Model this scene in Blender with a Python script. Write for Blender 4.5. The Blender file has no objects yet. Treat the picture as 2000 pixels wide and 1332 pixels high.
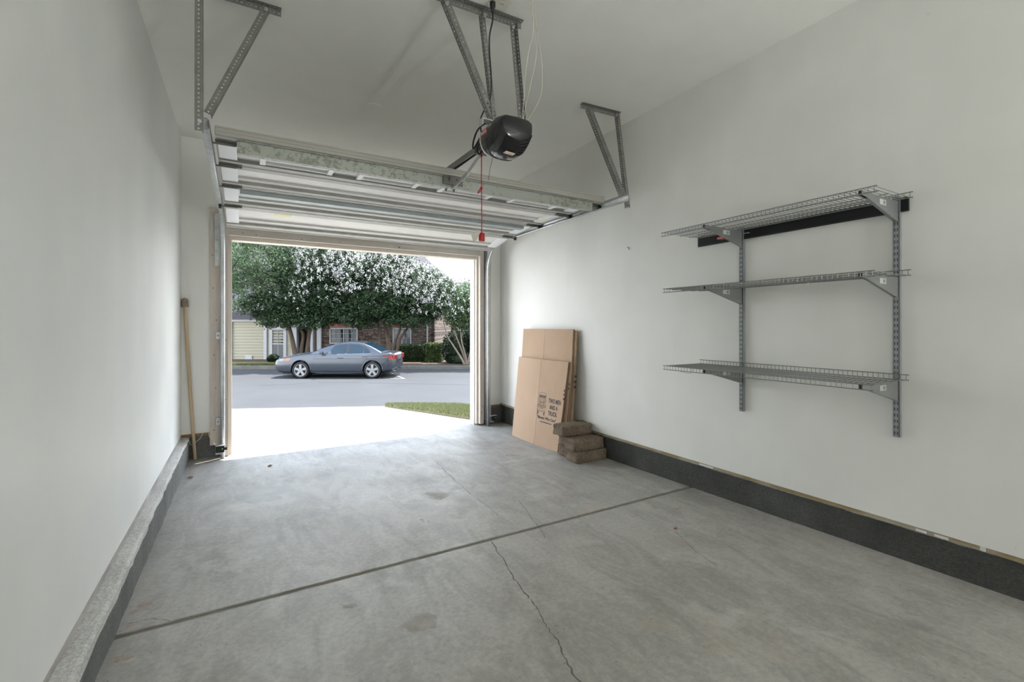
import bpy, bmesh, math, random
import numpy as np
from mathutils import Vector, Matrix
random.seed(7)
RNG = np.random.default_rng(11)
SC = bpy.context.scene
COL = SC.collection
PI = math.pi

# ------------------------------------------------------------------ materials
def mat(name, color, rough=0.6, metal=0.0, spec=0.5, noise=None, bump=None, alpha=None,
        color2=None, stretch=(1, 1, 1), coat=0.0, ramp=(0.35, 0.65), trans=0.0, detail=6.0):
    """noise=(scale, _) blends color -> color2 by a noise; bump=(scale, strength)."""
    m = bpy.data.materials.new(name)
    m.use_nodes = True
    nt = m.node_tree
    b = nt.nodes['Principled BSDF']
    c = (color[0], color[1], color[2], 1)
    b.inputs['Base Color'].default_value = c
    b.inputs['Roughness'].default_value = rough
    b.inputs['Metallic'].default_value = metal
    b.inputs['Specular IOR Level'].default_value = spec
    if coat:
        b.inputs['Coat Weight'].default_value = coat
        b.inputs['Coat Roughness'].default_value = 0.05
    if trans:
        b.inputs['Transmission Weight'].default_value = trans
    tc = mp = None
    if noise or bump:
        tc = nt.nodes.new('ShaderNodeTexCoord')
        mp = nt.nodes.new('ShaderNodeMapping')
        mp.inputs['Scale'].default_value = stretch
        nt.links.new(tc.outputs['Object'], mp.inputs['Vector'])
    if noise:
        n = nt.nodes.new('ShaderNodeTexNoise')
        n.inputs['Scale'].default_value = noise
        n.inputs['Detail'].default_value = detail
        n.inputs['Roughness'].default_value = 0.6
        nt.links.new(mp.outputs['Vector'], n.inputs['Vector'])
        r = nt.nodes.new('ShaderNodeValToRGB')
        r.color_ramp.elements[0].position = ramp[0]
        r.color_ramp.elements[1].position = ramp[1]
        r.color_ramp.elements[0].color = c
        c2 = color2 or tuple(x * 0.85 for x in color)
        r.color_ramp.elements[1].color = (c2[0], c2[1], c2[2], 1)
        nt.links.new(n.outputs['Fac'], r.inputs['Fac'])
        nt.links.new(r.outputs['Color'], b.inputs['Base Color'])
    if bump:
        n2 = nt.nodes.new('ShaderNodeTexNoise')
        n2.inputs['Scale'].default_value = bump[0]
        n2.inputs['Detail'].default_value = 6.0
        nt.links.new(mp.outputs['Vector'], n2.inputs['Vector'])
        bp = nt.nodes.new('ShaderNodeBump')
        bp.inputs['Strength'].default_value = bump[1]
        bp.inputs['Distance'].default_value = 0.01
        nt.links.new(n2.outputs['Fac'], bp.inputs['Height'])
        nt.links.new(bp.outputs['Normal'], b.inputs['Normal'])
    return m

class NT:
    """small helper to write node trees by hand"""
    def __init__(s, name, rough=0.6, spec=0.4):
        s.m = bpy.data.materials.new(name); s.m.use_nodes = True
        s.t = s.m.node_tree; s.b = s.t.nodes['Principled BSDF']
        s.b.inputs['Roughness'].default_value = rough
        s.b.inputs['Specular IOR Level'].default_value = spec
        s.tc = s.t.nodes.new('ShaderNodeTexCoord')
    def link(s, a, b): s.t.links.new(a, b)
    def mapping(s, scale=(1, 1, 1), loc=(0, 0, 0), rot=(0, 0, 0)):
        n = s.t.nodes.new('ShaderNodeMapping'); n.inputs['Scale'].default_value = scale
        n.inputs['Location'].default_value = loc; n.inputs['Rotation'].default_value = rot
        s.link(s.tc.outputs['Object'], n.inputs['Vector']); return n.outputs['Vector']
    def noise(s, scale, vec=None, detail=6.0, rough=0.6, dist=0.0):
        n = s.t.nodes.new('ShaderNodeTexNoise'); n.inputs['Scale'].default_value = scale
        n.inputs['Detail'].default_value = detail; n.inputs['Roughness'].default_value = rough
        n.inputs['Distortion'].default_value = dist
        s.link(vec if vec is not None else s.tc.outputs['Object'], n.inputs['Vector']); return n.outputs['Fac']
    def voro(s, scale, vec=None, out='Color'):
        n = s.t.nodes.new('ShaderNodeTexVoronoi'); n.inputs['Scale'].default_value = scale
        s.link(vec if vec is not None else s.tc.outputs['Object'], n.inputs['Vector']); return n.outputs[out]
    def ramp(s, fac, stops):
        n = s.t.nodes.new('ShaderNodeValToRGB'); e = n.color_ramp.elements
        while len(e) < len(stops): e.new(0.5)
        for i, (p, c) in enumerate(stops):
            e[i].position = p
            e[i].color = (c, c, c, 1) if isinstance(c, (int, float)) else (c[0], c[1], c[2], 1)
        s.link(fac, n.inputs['Fac']); return n.outputs['Color']
    def mix(s, a, b, fac, mode='MIX'):
        n = s.t.nodes.new('ShaderNodeMix'); n.data_type = 'RGBA'; n.blend_type = mode
        for sock, v in ((n.inputs['Factor'], fac), (n.inputs['A'], a), (n.inputs['B'], b)):
            if isinstance(v, (int, float)): sock.default_value = v
            elif isinstance(v, tuple): sock.default_value = (v[0], v[1], v[2], 1)
            else: s.link(v, sock)
        return n.outputs['Result']
    def color(s, out): s.link(out, s.b.inputs['Base Color'])
    def rough(s, out): s.link(out, s.b.inputs['Roughness'])
    def bump(s, h, strength=0.3, dist=0.01):
        n = s.t.nodes.new('ShaderNodeBump'); n.inputs['Strength'].default_value = strength
        n.inputs['Distance'].default_value = dist
        s.link(h, n.inputs['Height']); s.link(n.outputs['Normal'], s.b.inputs['Normal'])

# ------------------------------------------------------------------ mesh builder
def V(*a): return Vector(a)

class MB:
    def __init__(s): s.v = []; s.f = []; s.mi = []; s.cur = 0
    def add(s, vs, fs):
        o = len(s.v); s.v += [tuple(p) for p in vs]
        for f in fs: s.f.append([i + o for i in f]); s.mi.append(s.cur)
        return s
    def mat(s, i): s.cur = i; return s
    def box(s, x0, y0, z0, x1, y1, z1):
        vs = [(x, y, z) for x in (x0, x1) for y in (y0, y1) for z in (z0, z1)]
        return s.add(vs, [(0, 1, 3, 2), (4, 6, 7, 5), (0, 4, 5, 1), (2, 3, 7, 6), (0, 2, 6, 4), (1, 5, 7, 3)])
    def hexa(s, p):
        """8 points: bottom ring 0-3, top ring 4-7"""
        return s.add(p, [(3, 2, 1, 0), (4, 5, 6, 7), (0, 1, 5, 4), (1, 2, 6, 5), (2, 3, 7, 6), (3, 0, 4, 7)])
    def bar(s, p0, p1, w, h, side=(1, 0, 0)):
        p0, p1 = Vector(p0), Vector(p1); d = (p1 - p0).normalized()
        a = Vector(side); a = (a - d * a.dot(d)).normalized(); b = d.cross(a)
        a = a * w / 2; b = b * h / 2
        return s.hexa([p0 - a - b, p0 + a - b, p0 + a + b, p0 - a + b, p1 - a - b, p1 + a - b, p1 + a + b, p1 - a + b])
    def quad(s, a, b, c, d): return s.add([a, b, c, d], [(0, 1, 2, 3)])
    def prism(s, poly, ext):
        n = len(poly); e = Vector(ext); a = [Vector(p) for p in poly]
        vs = a + [p + e for p in a]
        fs = [tuple(range(n - 1, -1, -1)), tuple(range(n, 2 * n))]
        fs += [(i, (i + 1) % n, n + (i + 1) % n, n + i) for i in range(n)]
        return s.add(vs, fs)
    def tube(s, pts, r, n=8, caps=True):
        pts = [Vector(p) for p in pts]; m = len(pts)
        rr = r if isinstance(r, (list, tuple)) else [r] * m
        d0 = (pts[1] - pts[0]).normalized()
        up = Vector((0, 0, 1)) if abs(d0.z) < 0.9 else Vector((1, 0, 0))
        a = d0.cross(up).normalized(); vs = []
        for i, p in enumerate(pts):
            d = (pts[min(i + 1, m - 1)] - pts[max(i - 1, 0)]).normalized()
            a = (a - d * a.dot(d))
            a = a.normalized() if a.length > 1e-6 else d.orthogonal().normalized()
            b = d.cross(a)
            for k in range(n):
                t = 2 * PI * k / n
                vs.append(p + (a * math.cos(t) + b * math.sin(t)) * rr[i])
        fs = []
        for i in range(m - 1):
            for k in range(n):
                k2 = (k + 1) % n
                fs.append((i * n + k, i * n + k2, (i + 1) * n + k2, (i + 1) * n + k))
        if caps:
            fs.append(tuple(range(n - 1, -1, -1))); fs.append(tuple((m - 1) * n + k for k in range(n)))
        return s.add(vs, fs)
    def lathe(s, c, axis, prof, n=24, ref=None, caps=False):
        """prof: list of (distance along axis, radius)"""
        c = Vector(c); ax = Vector(axis).normalized()
        a = ax.orthogonal().normalized(); b = ax.cross(a); vs = []
        for (t, r) in prof:
            for k in range(n):
                q = 2 * PI * k / n
                vs.append(c + ax * t + (a * math.cos(q) + b * math.sin(q)) * r)
        fs = []
        for i in range(len(prof) - 1):
            for k in range(n):
                k2 = (k + 1) % n
                fs.append((i * n + k, i * n + k2, (i + 1) * n + k2, (i + 1) * n + k))
        if caps:
            fs.append(tuple(range(n - 1, -1, -1))); fs.append(tuple((len(prof) - 1) * n + k for k in range(n)))
        return s.add(vs, fs)
    def loft(s, rings, closed=True, caps=True):
        n = len(rings[0]); vs = [p for r in rings for p in r]; fs = []
        for i in range(len(rings) - 1):
            for k in range(n if closed else n - 1):
                k2 = (k + 1) % n
                fs.append((i * n + k, i * n + k2, (i + 1) * n + k2, (i + 1) * n + k))
        if caps:
            fs.append(tuple(range(n - 1, -1, -1))); fs.append(tuple((len(rings) - 1) * n + k for k in range(n)))
        return s.add(vs, fs)
    def perf(s, p0, L, W, pitch=0.0235, rx=0.006, ry=0.005):
        """perforated flange: from corner p0 along vector L, wide along vector W, one row of holes"""
        p0 = Vector(p0); L = Vector(L); W = Vector(W)
        n = max(1, round(L.length / pitch)); dl = L.normalized(); dw = W.normalized()
        pl = L.length / n; w = W.length
        for i in range(n):
            c = p0 + dl * (pl * (i + 0.5)) + dw * (w / 2)
            out = [(-pl / 2, -w / 2), (0, -w / 2), (pl / 2, -w / 2), (pl / 2, 0), (pl / 2, w / 2), (0, w / 2), (-pl / 2, w / 2), (-pl / 2, 0)]
            vs = [c + dl * a + dw * b for a, b in out]
            for (a, b) in out:
                t = math.atan2(b / (w / 2), a / (pl / 2))
                vs.append(c + dl * (rx * math.cos(t)) + dw * (ry * math.sin(t)))
            s.add(vs, [(k, (k + 1) % 8, 8 + (k + 1) % 8, 8 + k) for k in range(8)])
        return s
    def angle(s, p0, p1, a, b, w=0.034):
        """perforated angle iron from p0 to p1 with flanges along a and b"""
        p0, p1 = Vector(p0), Vector(p1); d = (p1 - p0).normalized()
        a = Vector(a); a = (a - d * a.dot(d)).normalized() * w
        b = Vector(b); b = (b - d * b.dot(d)); b = (b - a.normalized() * b.dot(a.normalized())).normalized() * w
        s.perf(p0, p1 - p0, a); s.perf(p0, p1 - p0, b); return s
    def build(s, name, mats, parent=None, smooth=False, bevel=0.0, solid=0.0, local=False, sharp=None, merge=False, seg=2):
        if not isinstance(mats, (list, tuple)): mats = [mats]
        me = bpy.data.meshes.new(name)
        off = Vector((0, 0, 0))
        if parent is None and s.v and not local:
            A = np.array(s.v); lo, hi = A.min(0), A.max(0)
            off = Vector(((lo[0] + hi[0]) / 2, (lo[1] + hi[1]) / 2, lo[2]))
        me.from_pydata([(p[0] - off.x, p[1] - off.y, p[2] - off.z) for p in s.v], [], s.f)
        for m in mats: me.materials.append(m)
        if len(mats) > 1: me.polygons.foreach_set('material_index', s.mi)
        me.update()
        if merge or True:
            bm = bmesh.new(); bm.from_mesh(me)
            if merge: bmesh.ops.remove_doubles(bm, verts=bm.verts, dist=1e-5)
            bmesh.ops.recalc_face_normals(bm, faces=bm.faces) if len(s.f) < 4000 else None
            bm.to_mesh(me); bm.free()
        if smooth:
            me.shade_smooth()
            if sharp: me.set_sharp_from_angle(angle=math.radians(sharp))
        o = bpy.data.objects.new(name, me); COL.objects.link(o); o.location = off
        if parent is not None:
            o.parent = parent
            if not local and parent.type == 'EMPTY':
                o.matrix_parent_inverse = Matrix.Translation(-parent.location)
        if solid:
            md = o.modifiers.new('s', 'SOLIDIFY'); md.thickness = solid; md.offset = 0
        if bevel:
            md = o.modifiers.new('b', 'BEVEL'); md.width = bevel; md.segments = seg; md.limit_method = 'ANGLE'
        return o

def thing(name, label, cat, loc=(0, 0, 0), group=None, rotz=0.0):
    o = bpy.data.objects.new(name, None); COL.objects.link(o)
    o.empty_display_size = 0.1
    o.location = loc; o.rotation_euler = (0, 0, rotz); o['label'] = label; o['category'] = cat
    if group: o['group'] = group
    return o
def tag(o, label, cat, group=None, kind=None):
    o['label'] = label; o['category'] = cat
    if group: o['group'] = group
    if kind: o['kind'] = kind
    return o
def struct(o): o['kind'] = 'structure'; return o
def dup(root, loc, label=None, group=None):
    r = root.copy(); COL.objects.link(r); r.location = loc
    if label: r['label'] = label
    if group: r['group'] = group
    for ch in list(root.children):
        c = ch.copy(); COL.objects.link(c); c.parent = r
        for g in list(ch.children):
            d = g.copy(); COL.objects.link(d); d.parent = c
    return r
def spline(pts, k=8):
    """Catmull-Rom through the points"""
    P = [Vector(p) for p in pts]; P = [P[0] * 2 - P[1]] + P + [P[-1] * 2 - P[-2]]; out = []
    for i in range(1, len(P) - 2):
        for j in range(k):
            t = j / k; a, b, c, d = P[i - 1], P[i], P[i + 1], P[i + 2]
            out.append(0.5 * ((2 * b) + (c - a) * t + (2 * a - 5 * b + 4 * c - d) * t * t + (3 * b - a - 3 * c + d) * t ** 3))
    out.append(P[-2]); return out
def text_mesh(txt, size, font_scale_x=1.0, align='CENTER', extrude=0.0, bold=0.0):
    cu = bpy.data.curves.new('t', 'FONT'); cu.body = txt; cu.size = size; cu.align_x = align
    cu.align_y = 'CENTER'; cu.extrude = extrude; cu.offset = bold; cu.resolution_u = 3
    o = bpy.data.objects.new('t', cu); COL.objects.link(o)
    dg = bpy.context.evaluated_depsgraph_get(); dg.update()
    me = bpy.data.meshes.new_from_object(o.evaluated_get(dg))
    vs = [(p.co.x * font_scale_x, p.co.y, p.co.z) for p in me.vertices]; fs = [tuple(p.vertices) for p in me.polygons]
    bpy.data.objects.remove(o); bpy.data.curves.remove(cu); bpy.data.meshes.remove(me)
    return vs, fs

# ------------------------------------------------------------------ material library
def m_wall(name, base, patch):
    k = NT(name, 0.5, 0.35)
    big = k.noise(1.1, detail=3.0); streak = k.noise(3.0, k.mapping((1, 1, 0.12)), detail=4.0)
    c = k.ramp(big, [(0.38, patch), (0.62, base)])
    c2 = k.ramp(streak, [(0.35, 0.975), (0.6, 1.0)])
    c3 = k.mix(c, c2, 1.0, 'MULTIPLY')
    spots = k.ramp(k.noise(38.0, detail=2.0), [(0.76, 1.0), (0.82, 0.72)])
    k.color(k.mix(c3, spots, 0.6, 'MULTIPLY'))
    k.rough(k.ramp(k.noise(2.2, detail=3.0), [(0.35, 0.46), (0.65, 0.64)]))
    k.bump(k.noise(9.0, detail=8.0), 0.06)
    return k.m
def m_floor():
    k = NT('floor_concrete', 0.5, 0.5)
    base = k.ramp(k.noise(0.9, detail=4.0), [(0.3, (0.325, 0.314, 0.285)), (0.7, (0.41, 0.40, 0.375))])
    fine = k.ramp(k.noise(42.0, detail=9.0, rough=0.72), [(0.3, 0.78), (0.7, 1.12)])
    trowel = k.ramp(k.noise(5.0, k.mapping((1.0, 0.35, 1.0), rot=(0, 0, 0.5)), detail=8.0, dist=1.5), [(0.35, 0.80), (0.6, 1.05)])
    rust = k.ramp(k.noise(2.4, k.mapping(loc=(3.1, 1.7, 0)), detail=5.0), [(0.60, 0.0), (0.8, 0.35)])
    dark = k.ramp(k.noise(1.7, k.mapping(loc=(9.1, 4.2, 0)), detail=6.0), [(0.56, 1.0), (0.76, 0.66)])
    light = k.ramp(k.noise(3.1, k.mapping(loc=(1.1, 7.7, 0)), detail=7.0), [(0.58, 0.0), (0.78, 0.75)])
    c = k.mix(base, fine, 1.0, 'MULTIPLY'); c = k.mix(c, trowel, 1.0, 'MULTIPLY')
    c = k.mix(c, dark, 1.0, 'MULTIPLY'); c = k.mix(c, (0.42, 0.30, 0.20), rust); c = k.mix(c, (0.55, 0.54, 0.51), light)
    specks = k.ramp(k.noise(70.0, k.mapping(loc=(5, 5, 0)), detail=1.0), [(0.73, 1.0), (0.78, 0.45)])
    c = k.mix(c, specks, 0.7, 'MULTIPLY')
    k.color(c)
    k.rough(k.ramp(k.noise(2.0, detail=5.0), [(0.3, 0.46), (0.7, 0.62)]))
    k.bump(k.noise(35.0, detail=8.0), 0.10)
    return k.m
def m_curb(name, lo, hi, bs=0.6):
    k = NT(name, 0.85, 0.2)
    k.color(k.mix(k.ramp(k.noise(3.0, detail=8.0), [(0.3, lo), (0.7, hi)]), k.ramp(k.noise(90.0, detail=3.0), [(0.3, 0.72), (0.7, 1.15)]), 1.0, 'MULTIPLY'))
    k.bump(k.noise(40.0, detail=8.0), bs, 0.02); return k.m
def m_wood(name, a, b, axis=2, spots=True):
    k = NT(name, 0.65, 0.3)
    sc = [9.0, 9.0, 9.0]; sc[axis] = 0.7
    g = k.noise(2.0, k.mapping(tuple(sc)), detail=8.0, dist=0.8)
    c = k.ramp(g, [(0.3, a), (0.7, b)])
    pt = k.ramp(k.noise(1.6, detail=5.0), [(0.45, 0.0), (0.62, 0.55)])
    c = k.mix(c, (0.62, 0.60, 0.56), pt) if spots else c
    k.color(c); k.bump(g, 0.15); return k.m
def m_galv(name, a, b, scale=28.0, metal=0.75, rough=0.42):
    k = NT(name, rough, 0.5); k.b.inputs['Metallic'].default_value = metal
    v = k.voro(scale); n = k.noise(scale * 0.6, detail=5.0)
    k.color(k.mix(k.ramp(n, [(0.3, a), (0.7, b)]), k.ramp(v, [(0.0, 0.9), (1.0, 1.05)]), 0.5, 'MULTIPLY')); return k.m
def m_mottled():
    k = NT('mottled_galvanised', 0.55, 0.4); k.b.inputs['Metallic'].default_value = 0.45
    n = k.noise(34.0, detail=5.0, dist=0.8)
    big = k.noise(1.5, detail=2.0)
    spots = k.ramp(k.mix(n, big, 0.35), [(0.53, (0.40, 0.42, 0.385)), (0.58, (0.25, 0.26, 0.22)), (0.68, (0.30, 0.31, 0.265))])
    k.color(spots); return k.m
def m_leaf(name, a, b):
    m = bpy.data.materials.new(name); m.use_nodes = True; t = m.node_tree; t.nodes.clear()
    out = t.nodes.new('ShaderNodeOutputMaterial'); d = t.nodes.new('ShaderNodeBsdfPrincipled')
    d.inputs['Roughness'].default_value = 0.45; d.inputs['Specular IOR Level'].default_value = 0.4
    tr = t.nodes.new('ShaderNodeBsdfTranslucent'); mx = t.nodes.new('ShaderNodeMixShader'); mx.inputs[0].default_value = 0.3
    g = t.nodes.new('ShaderNodeNewGeometry'); r = t.nodes.new('ShaderNodeValToRGB')
    r.color_ramp.elements[0].color = (*a, 1); r.color_ramp.elements[1].color = (*b, 1)
    t.links.new(g.outputs['Random Per Island'], r.inputs['Fac'])
    t.links.new(r.outputs['Color'], d.inputs['Base Color']); t.links.new(r.outputs['Color'], tr.inputs['Color'])
    t.links.new(d.outputs[0], mx.inputs[1]); t.links.new(tr.outputs[0], mx.inputs[2]); t.links.new(mx.outputs[0], out.inputs[0])
    return m
def m_stone():
    k = NT('ledge_stone', 0.9, 0.2)
    mp = k.mapping((1, 1, 1))
    br = k.t.nodes.new('ShaderNodeTexBrick')
    br.inputs['Scale'].default_value = 1.0; br.inputs['Brick Width'].default_value = 0.36; br.inputs['Row Height'].default_value = 0.062
    br.inputs['Mortar Size'].default_value = 0.012; br.offset = 0.37; br.squash = 0.6; br.squash_frequency = 3
    br.inputs['Color1'].default_value = (0.07, 0.05, 0.04, 1); br.inputs['Color2'].default_value = (0.26, 0.20, 0.165, 1)
    br.inputs['Mortar'].default_value = (0.02, 0.018, 0.016, 1)
    # wall runs along local x with z up: feed (x, z)
    sx = k.t.nodes.new('ShaderNodeSeparateXYZ'); cx = k.t.nodes.new('ShaderNodeCombineXYZ')
    k.link(mp, sx.inputs[0]); k.link(sx.outputs['X'], cx.inputs['X']); k.link(sx.outputs['Z'], cx.inputs['Y'])
    nz = k.t.nodes.new('ShaderNodeTexNoise'); nz.inputs['Scale'].default_value = 1.7; vm = k.t.nodes.new('ShaderNodeVectorMath'); vm.operation = 'MULTIPLY_ADD'
    vm.inputs[1].default_value = (0.5, 0.09, 0); k.link(mp, nz.inputs['Vector']); k.link(nz.outputs['Color'], vm.inputs[0]); k.link(cx.outputs[0], vm.inputs[2])
    k.link(vm.outputs[0], br.inputs['Vector'])
    k.color(k.mix(br.outputs['Color'], k.ramp(k.noise(6.0), [(0.3, 0.6), (0.7, 1.4)]), 1.0, 'MULTIPLY'))
    k.bump(br.outputs['Fac'], -0.6, 0.05); return k.m

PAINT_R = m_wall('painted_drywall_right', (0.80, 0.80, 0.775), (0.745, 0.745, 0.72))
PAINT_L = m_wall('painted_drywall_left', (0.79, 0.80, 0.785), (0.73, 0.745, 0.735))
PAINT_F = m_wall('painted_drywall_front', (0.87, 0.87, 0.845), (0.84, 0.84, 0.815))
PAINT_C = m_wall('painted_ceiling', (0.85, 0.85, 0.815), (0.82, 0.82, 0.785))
FLOOR = m_floor()
JOINT = mat('joint_sealant', (0.20, 0.195, 0.165), 0.7, noise=12.0, color2=(0.26, 0.255, 0.215))
PALE = mat('pale_floor_spot', (0.47, 0.46, 0.44), 0.7, noise=25.0, color2=(0.38, 0.37, 0.35))
CRACKM = mat('crack_line', (0.13, 0.125, 0.115), 0.95)
STAIN = mat('old_stain', (0.245, 0.245, 0.24), 0.5, noise=9.0, color2=(0.33, 0.325, 0.305))
STAIN2 = mat('brown_stain', (0.25, 0.235, 0.205), 0.7, noise=16.0, color2=(0.345, 0.33, 0.30))
RUSTM = mat('rust_mark', (0.33, 0.245, 0.18), 0.8, noise=30.0, color2=(0.38, 0.35, 0.31))
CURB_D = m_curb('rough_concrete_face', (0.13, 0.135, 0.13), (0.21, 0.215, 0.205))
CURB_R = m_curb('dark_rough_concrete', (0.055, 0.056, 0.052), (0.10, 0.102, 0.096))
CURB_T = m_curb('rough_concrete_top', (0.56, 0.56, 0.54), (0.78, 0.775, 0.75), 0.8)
SILLW = m_wood('sill_plate_wood', (0.24, 0.17, 0.075), (0.40, 0.31, 0.17), axis=1)
SILLG = m_wood('grey_sill_wood', (0.26, 0.25, 0.23), (0.40, 0.38, 0.36), axis=1)
SILLX = m_wood('brown_sill_wood', (0.20, 0.12, 0.06), (0.34, 0.23, 0.13), axis=0, spots=False)
JAMB = m_wood('jamb_lumber', (0.50, 0.43, 0.37), (0.66, 0.59, 0.53))
JAMBX = m_wood('header_lumber', (0.46, 0.41, 0.36), (0.60, 0.55, 0.50), axis=0)
STOPM = mat('vinyl_stop', (0.62, 0.57, 0.50), 0.5)
WHITE = mat('white_trim_paint', (0.80, 0.81, 0.82), 0.45)
GALV = m_galv('galvanised_steel', (0.50, 0.52, 0.53), (0.66, 0.68, 0.69))
GALVD = m_galv('dull_perforated_steel', (0.20, 0.20, 0.19), (0.27, 0.27, 0.255), metal=0.5, rough=0.55)
GALVB = m_galv('blue_grey_galvanised', (0.33, 0.37, 0.38), (0.42, 0.46, 0.47), 14.0, metal=0.4, rough=0.5)
RAILM = m_galv('stile_steel', (0.33, 0.33, 0.31), (0.40, 0.40, 0.375), 10.0, metal=0.3, rough=0.55)
MOTT = m_mottled()
DOORW = mat('door_skin_white', (0.68, 0.67, 0.65), 0.45)
STILEW = mat('door_end_stile', (0.74, 0.76, 0.79), 0.4)
DARKM = mat('dark_oxidised_steel', (0.16, 0.16, 0.14), 0.5, metal=0.4)
BLACK = mat('black_plastic', (0.012, 0.012, 0.013), 0.35)
GLOSSB = mat('gloss_black_housing', (0.010, 0.010, 0.012), 0.16, spec=0.6)
RUBBER = mat('black_rubber', (0.015, 0.015, 0.016), 0.75)
REDP = mat('red_plastic', (0.40, 0.012, 0.02), 0.35)
REDC = mat('red_cord', (0.42, 0.02, 0.03), 0.7)
PAPER = mat('tag_paper', (0.60, 0.56, 0.50), 0.8)
YELL = mat('yellow_sticker', (0.78, 0.66, 0.22), 0.5, noise=40.0, color2=(0.80, 0.74, 0.45))
IVORY = mat('ivory_wire', (0.66, 0.63, 0.53), 0.5)
OUTLM = mat('ivory_plate', (0.70, 0.68, 0.60), 0.4)
GREYP = mat('shelf_grey_coating', (0.25, 0.255, 0.255), 0.38, metal=0.3)
GREYU = mat('upright_grey_coating', (0.30, 0.32, 0.34), 0.35, metal=0.3)
SLOT = mat('slot_painted_shade', (0.045, 0.05, 0.06), 0.8)  # flat dark faces: shade of the open slots put into the colour
BRASS = mat('screw_brass', (0.45, 0.35, 0.16), 0.4, metal=0.8)
STICK = mat('bracket_sticker', (0.56, 0.56, 0.55), 0.5)
RAILB = mat('black_rail', (0.012, 0.013, 0.014), 0.32, metal=0.2)
LOGOR = mat('red_logo', (0.55, 0.03, 0.02), 0.4)
LOGOW = mat('pale_logo_print', (0.75, 0.75, 0.75), 0.5)
CARD = mat('cardboard', (0.46, 0.325, 0.225), 0.85, noise=3.0, color2=(0.43, 0.30, 0.205), bump=(60.0, 0.05))
ENDR = mat('door_end_grey', (0.42, 0.41, 0.375), 0.5)
CARDE = mat('cardboard_edge', (0.34, 0.235, 0.15), 0.9, noise=80.0, color2=(0.22, 0.15, 0.09), stretch=(1, 1, 0.1))
INK = mat('printing_ink', (0.055, 0.05, 0.06), 0.8)
PAVER = None
POLEW = m_wood('pole_wood', (0.50, 0.37, 0.23), (0.62, 0.48, 0.33), spots=False)
CAPM = mat('pole_cap', (0.27, 0.22, 0.17), 0.6)
LEAFB = mat('dry_leaf', (0.30, 0.11, 0.05), 0.8, noise=30.0, color2=(0.36, 0.20, 0.10))
def m_paver():
    k = NT('paver_block', 0.95, 0.15)
    c = k.ramp(k.noise(7.0, detail=8.0), [(0.3, (0.135, 0.105, 0.08)), (0.55, (0.22, 0.17, 0.125)), (0.75, (0.27, 0.225, 0.18))])
    k.color(k.mix(c, k.ramp(k.noise(70.0, detail=4.0), [(0.3, 0.7), (0.7, 1.2)]), 1.0, 'MULTIPLY'))
    k.bump(k.noise(22.0, detail=9.0), 0.9, 0.03); return k.m
PAVER = m_paver()
# ------------------------------------------------------------------ room shell
# garage axes: X across (left wall -0.52, right wall 3.03), Y towards the door opening, Z up. The slab falls towards the door.
XL, XR, ZC, YF, YB = -0.522, 3.034, 3.10, 5.54, -3.0
SL = 0.0136
def fz(y): return -SL * y
def slab(mb, x0, x1, y0, y1, top=0.0, th=0.12):
    mb.hexa([(x0, y0, fz(y0) - th), (x1, y0, fz(y0) - th), (x1, y1, fz(y1) - th), (x0, y1, fz(y1) - th),
             (x0, y0, fz(y0) + top), (x1, y0, fz(y0) + top), (x1, y1, fz(y1) + top), (x0, y1, fz(y1) + top)])
def strip(mb, pts, w, lift=0.0006, seed=1):
    r = random.Random(seed); L = []; Rr = []
    for i, (x, y) in enumerate(pts):
        x2, y2 = pts[min(i + 1, len(pts) - 1)]; x1, y1 = pts[max(i - 1, 0)]
        d = Vector((x2 - x1, y2 - y1)); n = Vector((-d.y, d.x)).normalized() * w * (0.5 + r.random()) / 2
        L.append((x + n.x, y + n.y, fz(y + n.y) + lift)); Rr.append((x - n.x, y - n.y, fz(y - n.y) + lift))
    for i in range(len(pts) - 1): mb.quad(L[i], L[i + 1], Rr[i + 1], Rr[i])
def wiggle(pts, amp, k=6, seed=3):
    r = random.Random(seed); out = []
    for i in range(len(pts) - 1):
        for j in range(k):
            t = j / k
            out.append((pts[i][0] * (1 - t) + pts[i + 1][0] * t + r.uniform(-amp, amp), pts[i][1] * (1 - t) + pts[i + 1][1] * t + r.uniform(-amp, amp) * 0.5))
    out.append(pts[-1]); return out
def blob(mb, cx, cy, rx, ry, rot=0.0, lift=0.0004, n=26, seed=1, rag=0.35):
    r = random.Random(seed); pts = []
    ph = [r.uniform(0, 6.28) for _ in range(4)]
    for k in range(n):
        t = 2 * PI * k / n
        q = 1 + rag * (0.5 * math.sin(2 * t + ph[0]) + 0.35 * math.sin(3 * t + ph[1]) + 0.25 * math.sin(5 * t + ph[2]) + 0.2 * math.sin(9 * t + ph[3]))
        x, y = rx * q * math.cos(t), ry * q * math.sin(t)
        X = cx + x * math.cos(rot) - y * math.sin(rot); Y = cy + x * math.sin(rot) + y * math.cos(rot)
        pts.append((X, Y, fz(Y) + lift))
    mb.add(pts, [tuple(range(n))])
f = MB()
YT = 2.45
f.mat(0); slab(f, XL - 0.1, XR + 0.2, YB, YT - 0.018); slab(f, XL - 0.1, XR + 0.2, YT + 0.018, 5.68)
f.mat(1); slab(f, XL - 0.1, XR + 0.2, YT - 0.025, YT + 0.025, -0.007, 0.1)
f.mat(2)
strip(f, wiggle([(1.274, 2.432), (1.215, 2.17), (1.174, 2.0), (1.15, 1.833), (1.141, 1.745), (1.105, 1.638), (1.094, 1.53), (1.059, 1.43), (1.025, 1.29), (1.0, 1.0), (0.96, 0.6)], 0.007), 0.0055)
strip(f, wiggle([(1.60, 4.234), (1.56, 3.9), (1.534, 3.626), (1.506, 3.211), (1.511, 2.963), (1.48, 2.735)], 0.008, seed=5), 0.0035)
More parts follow.
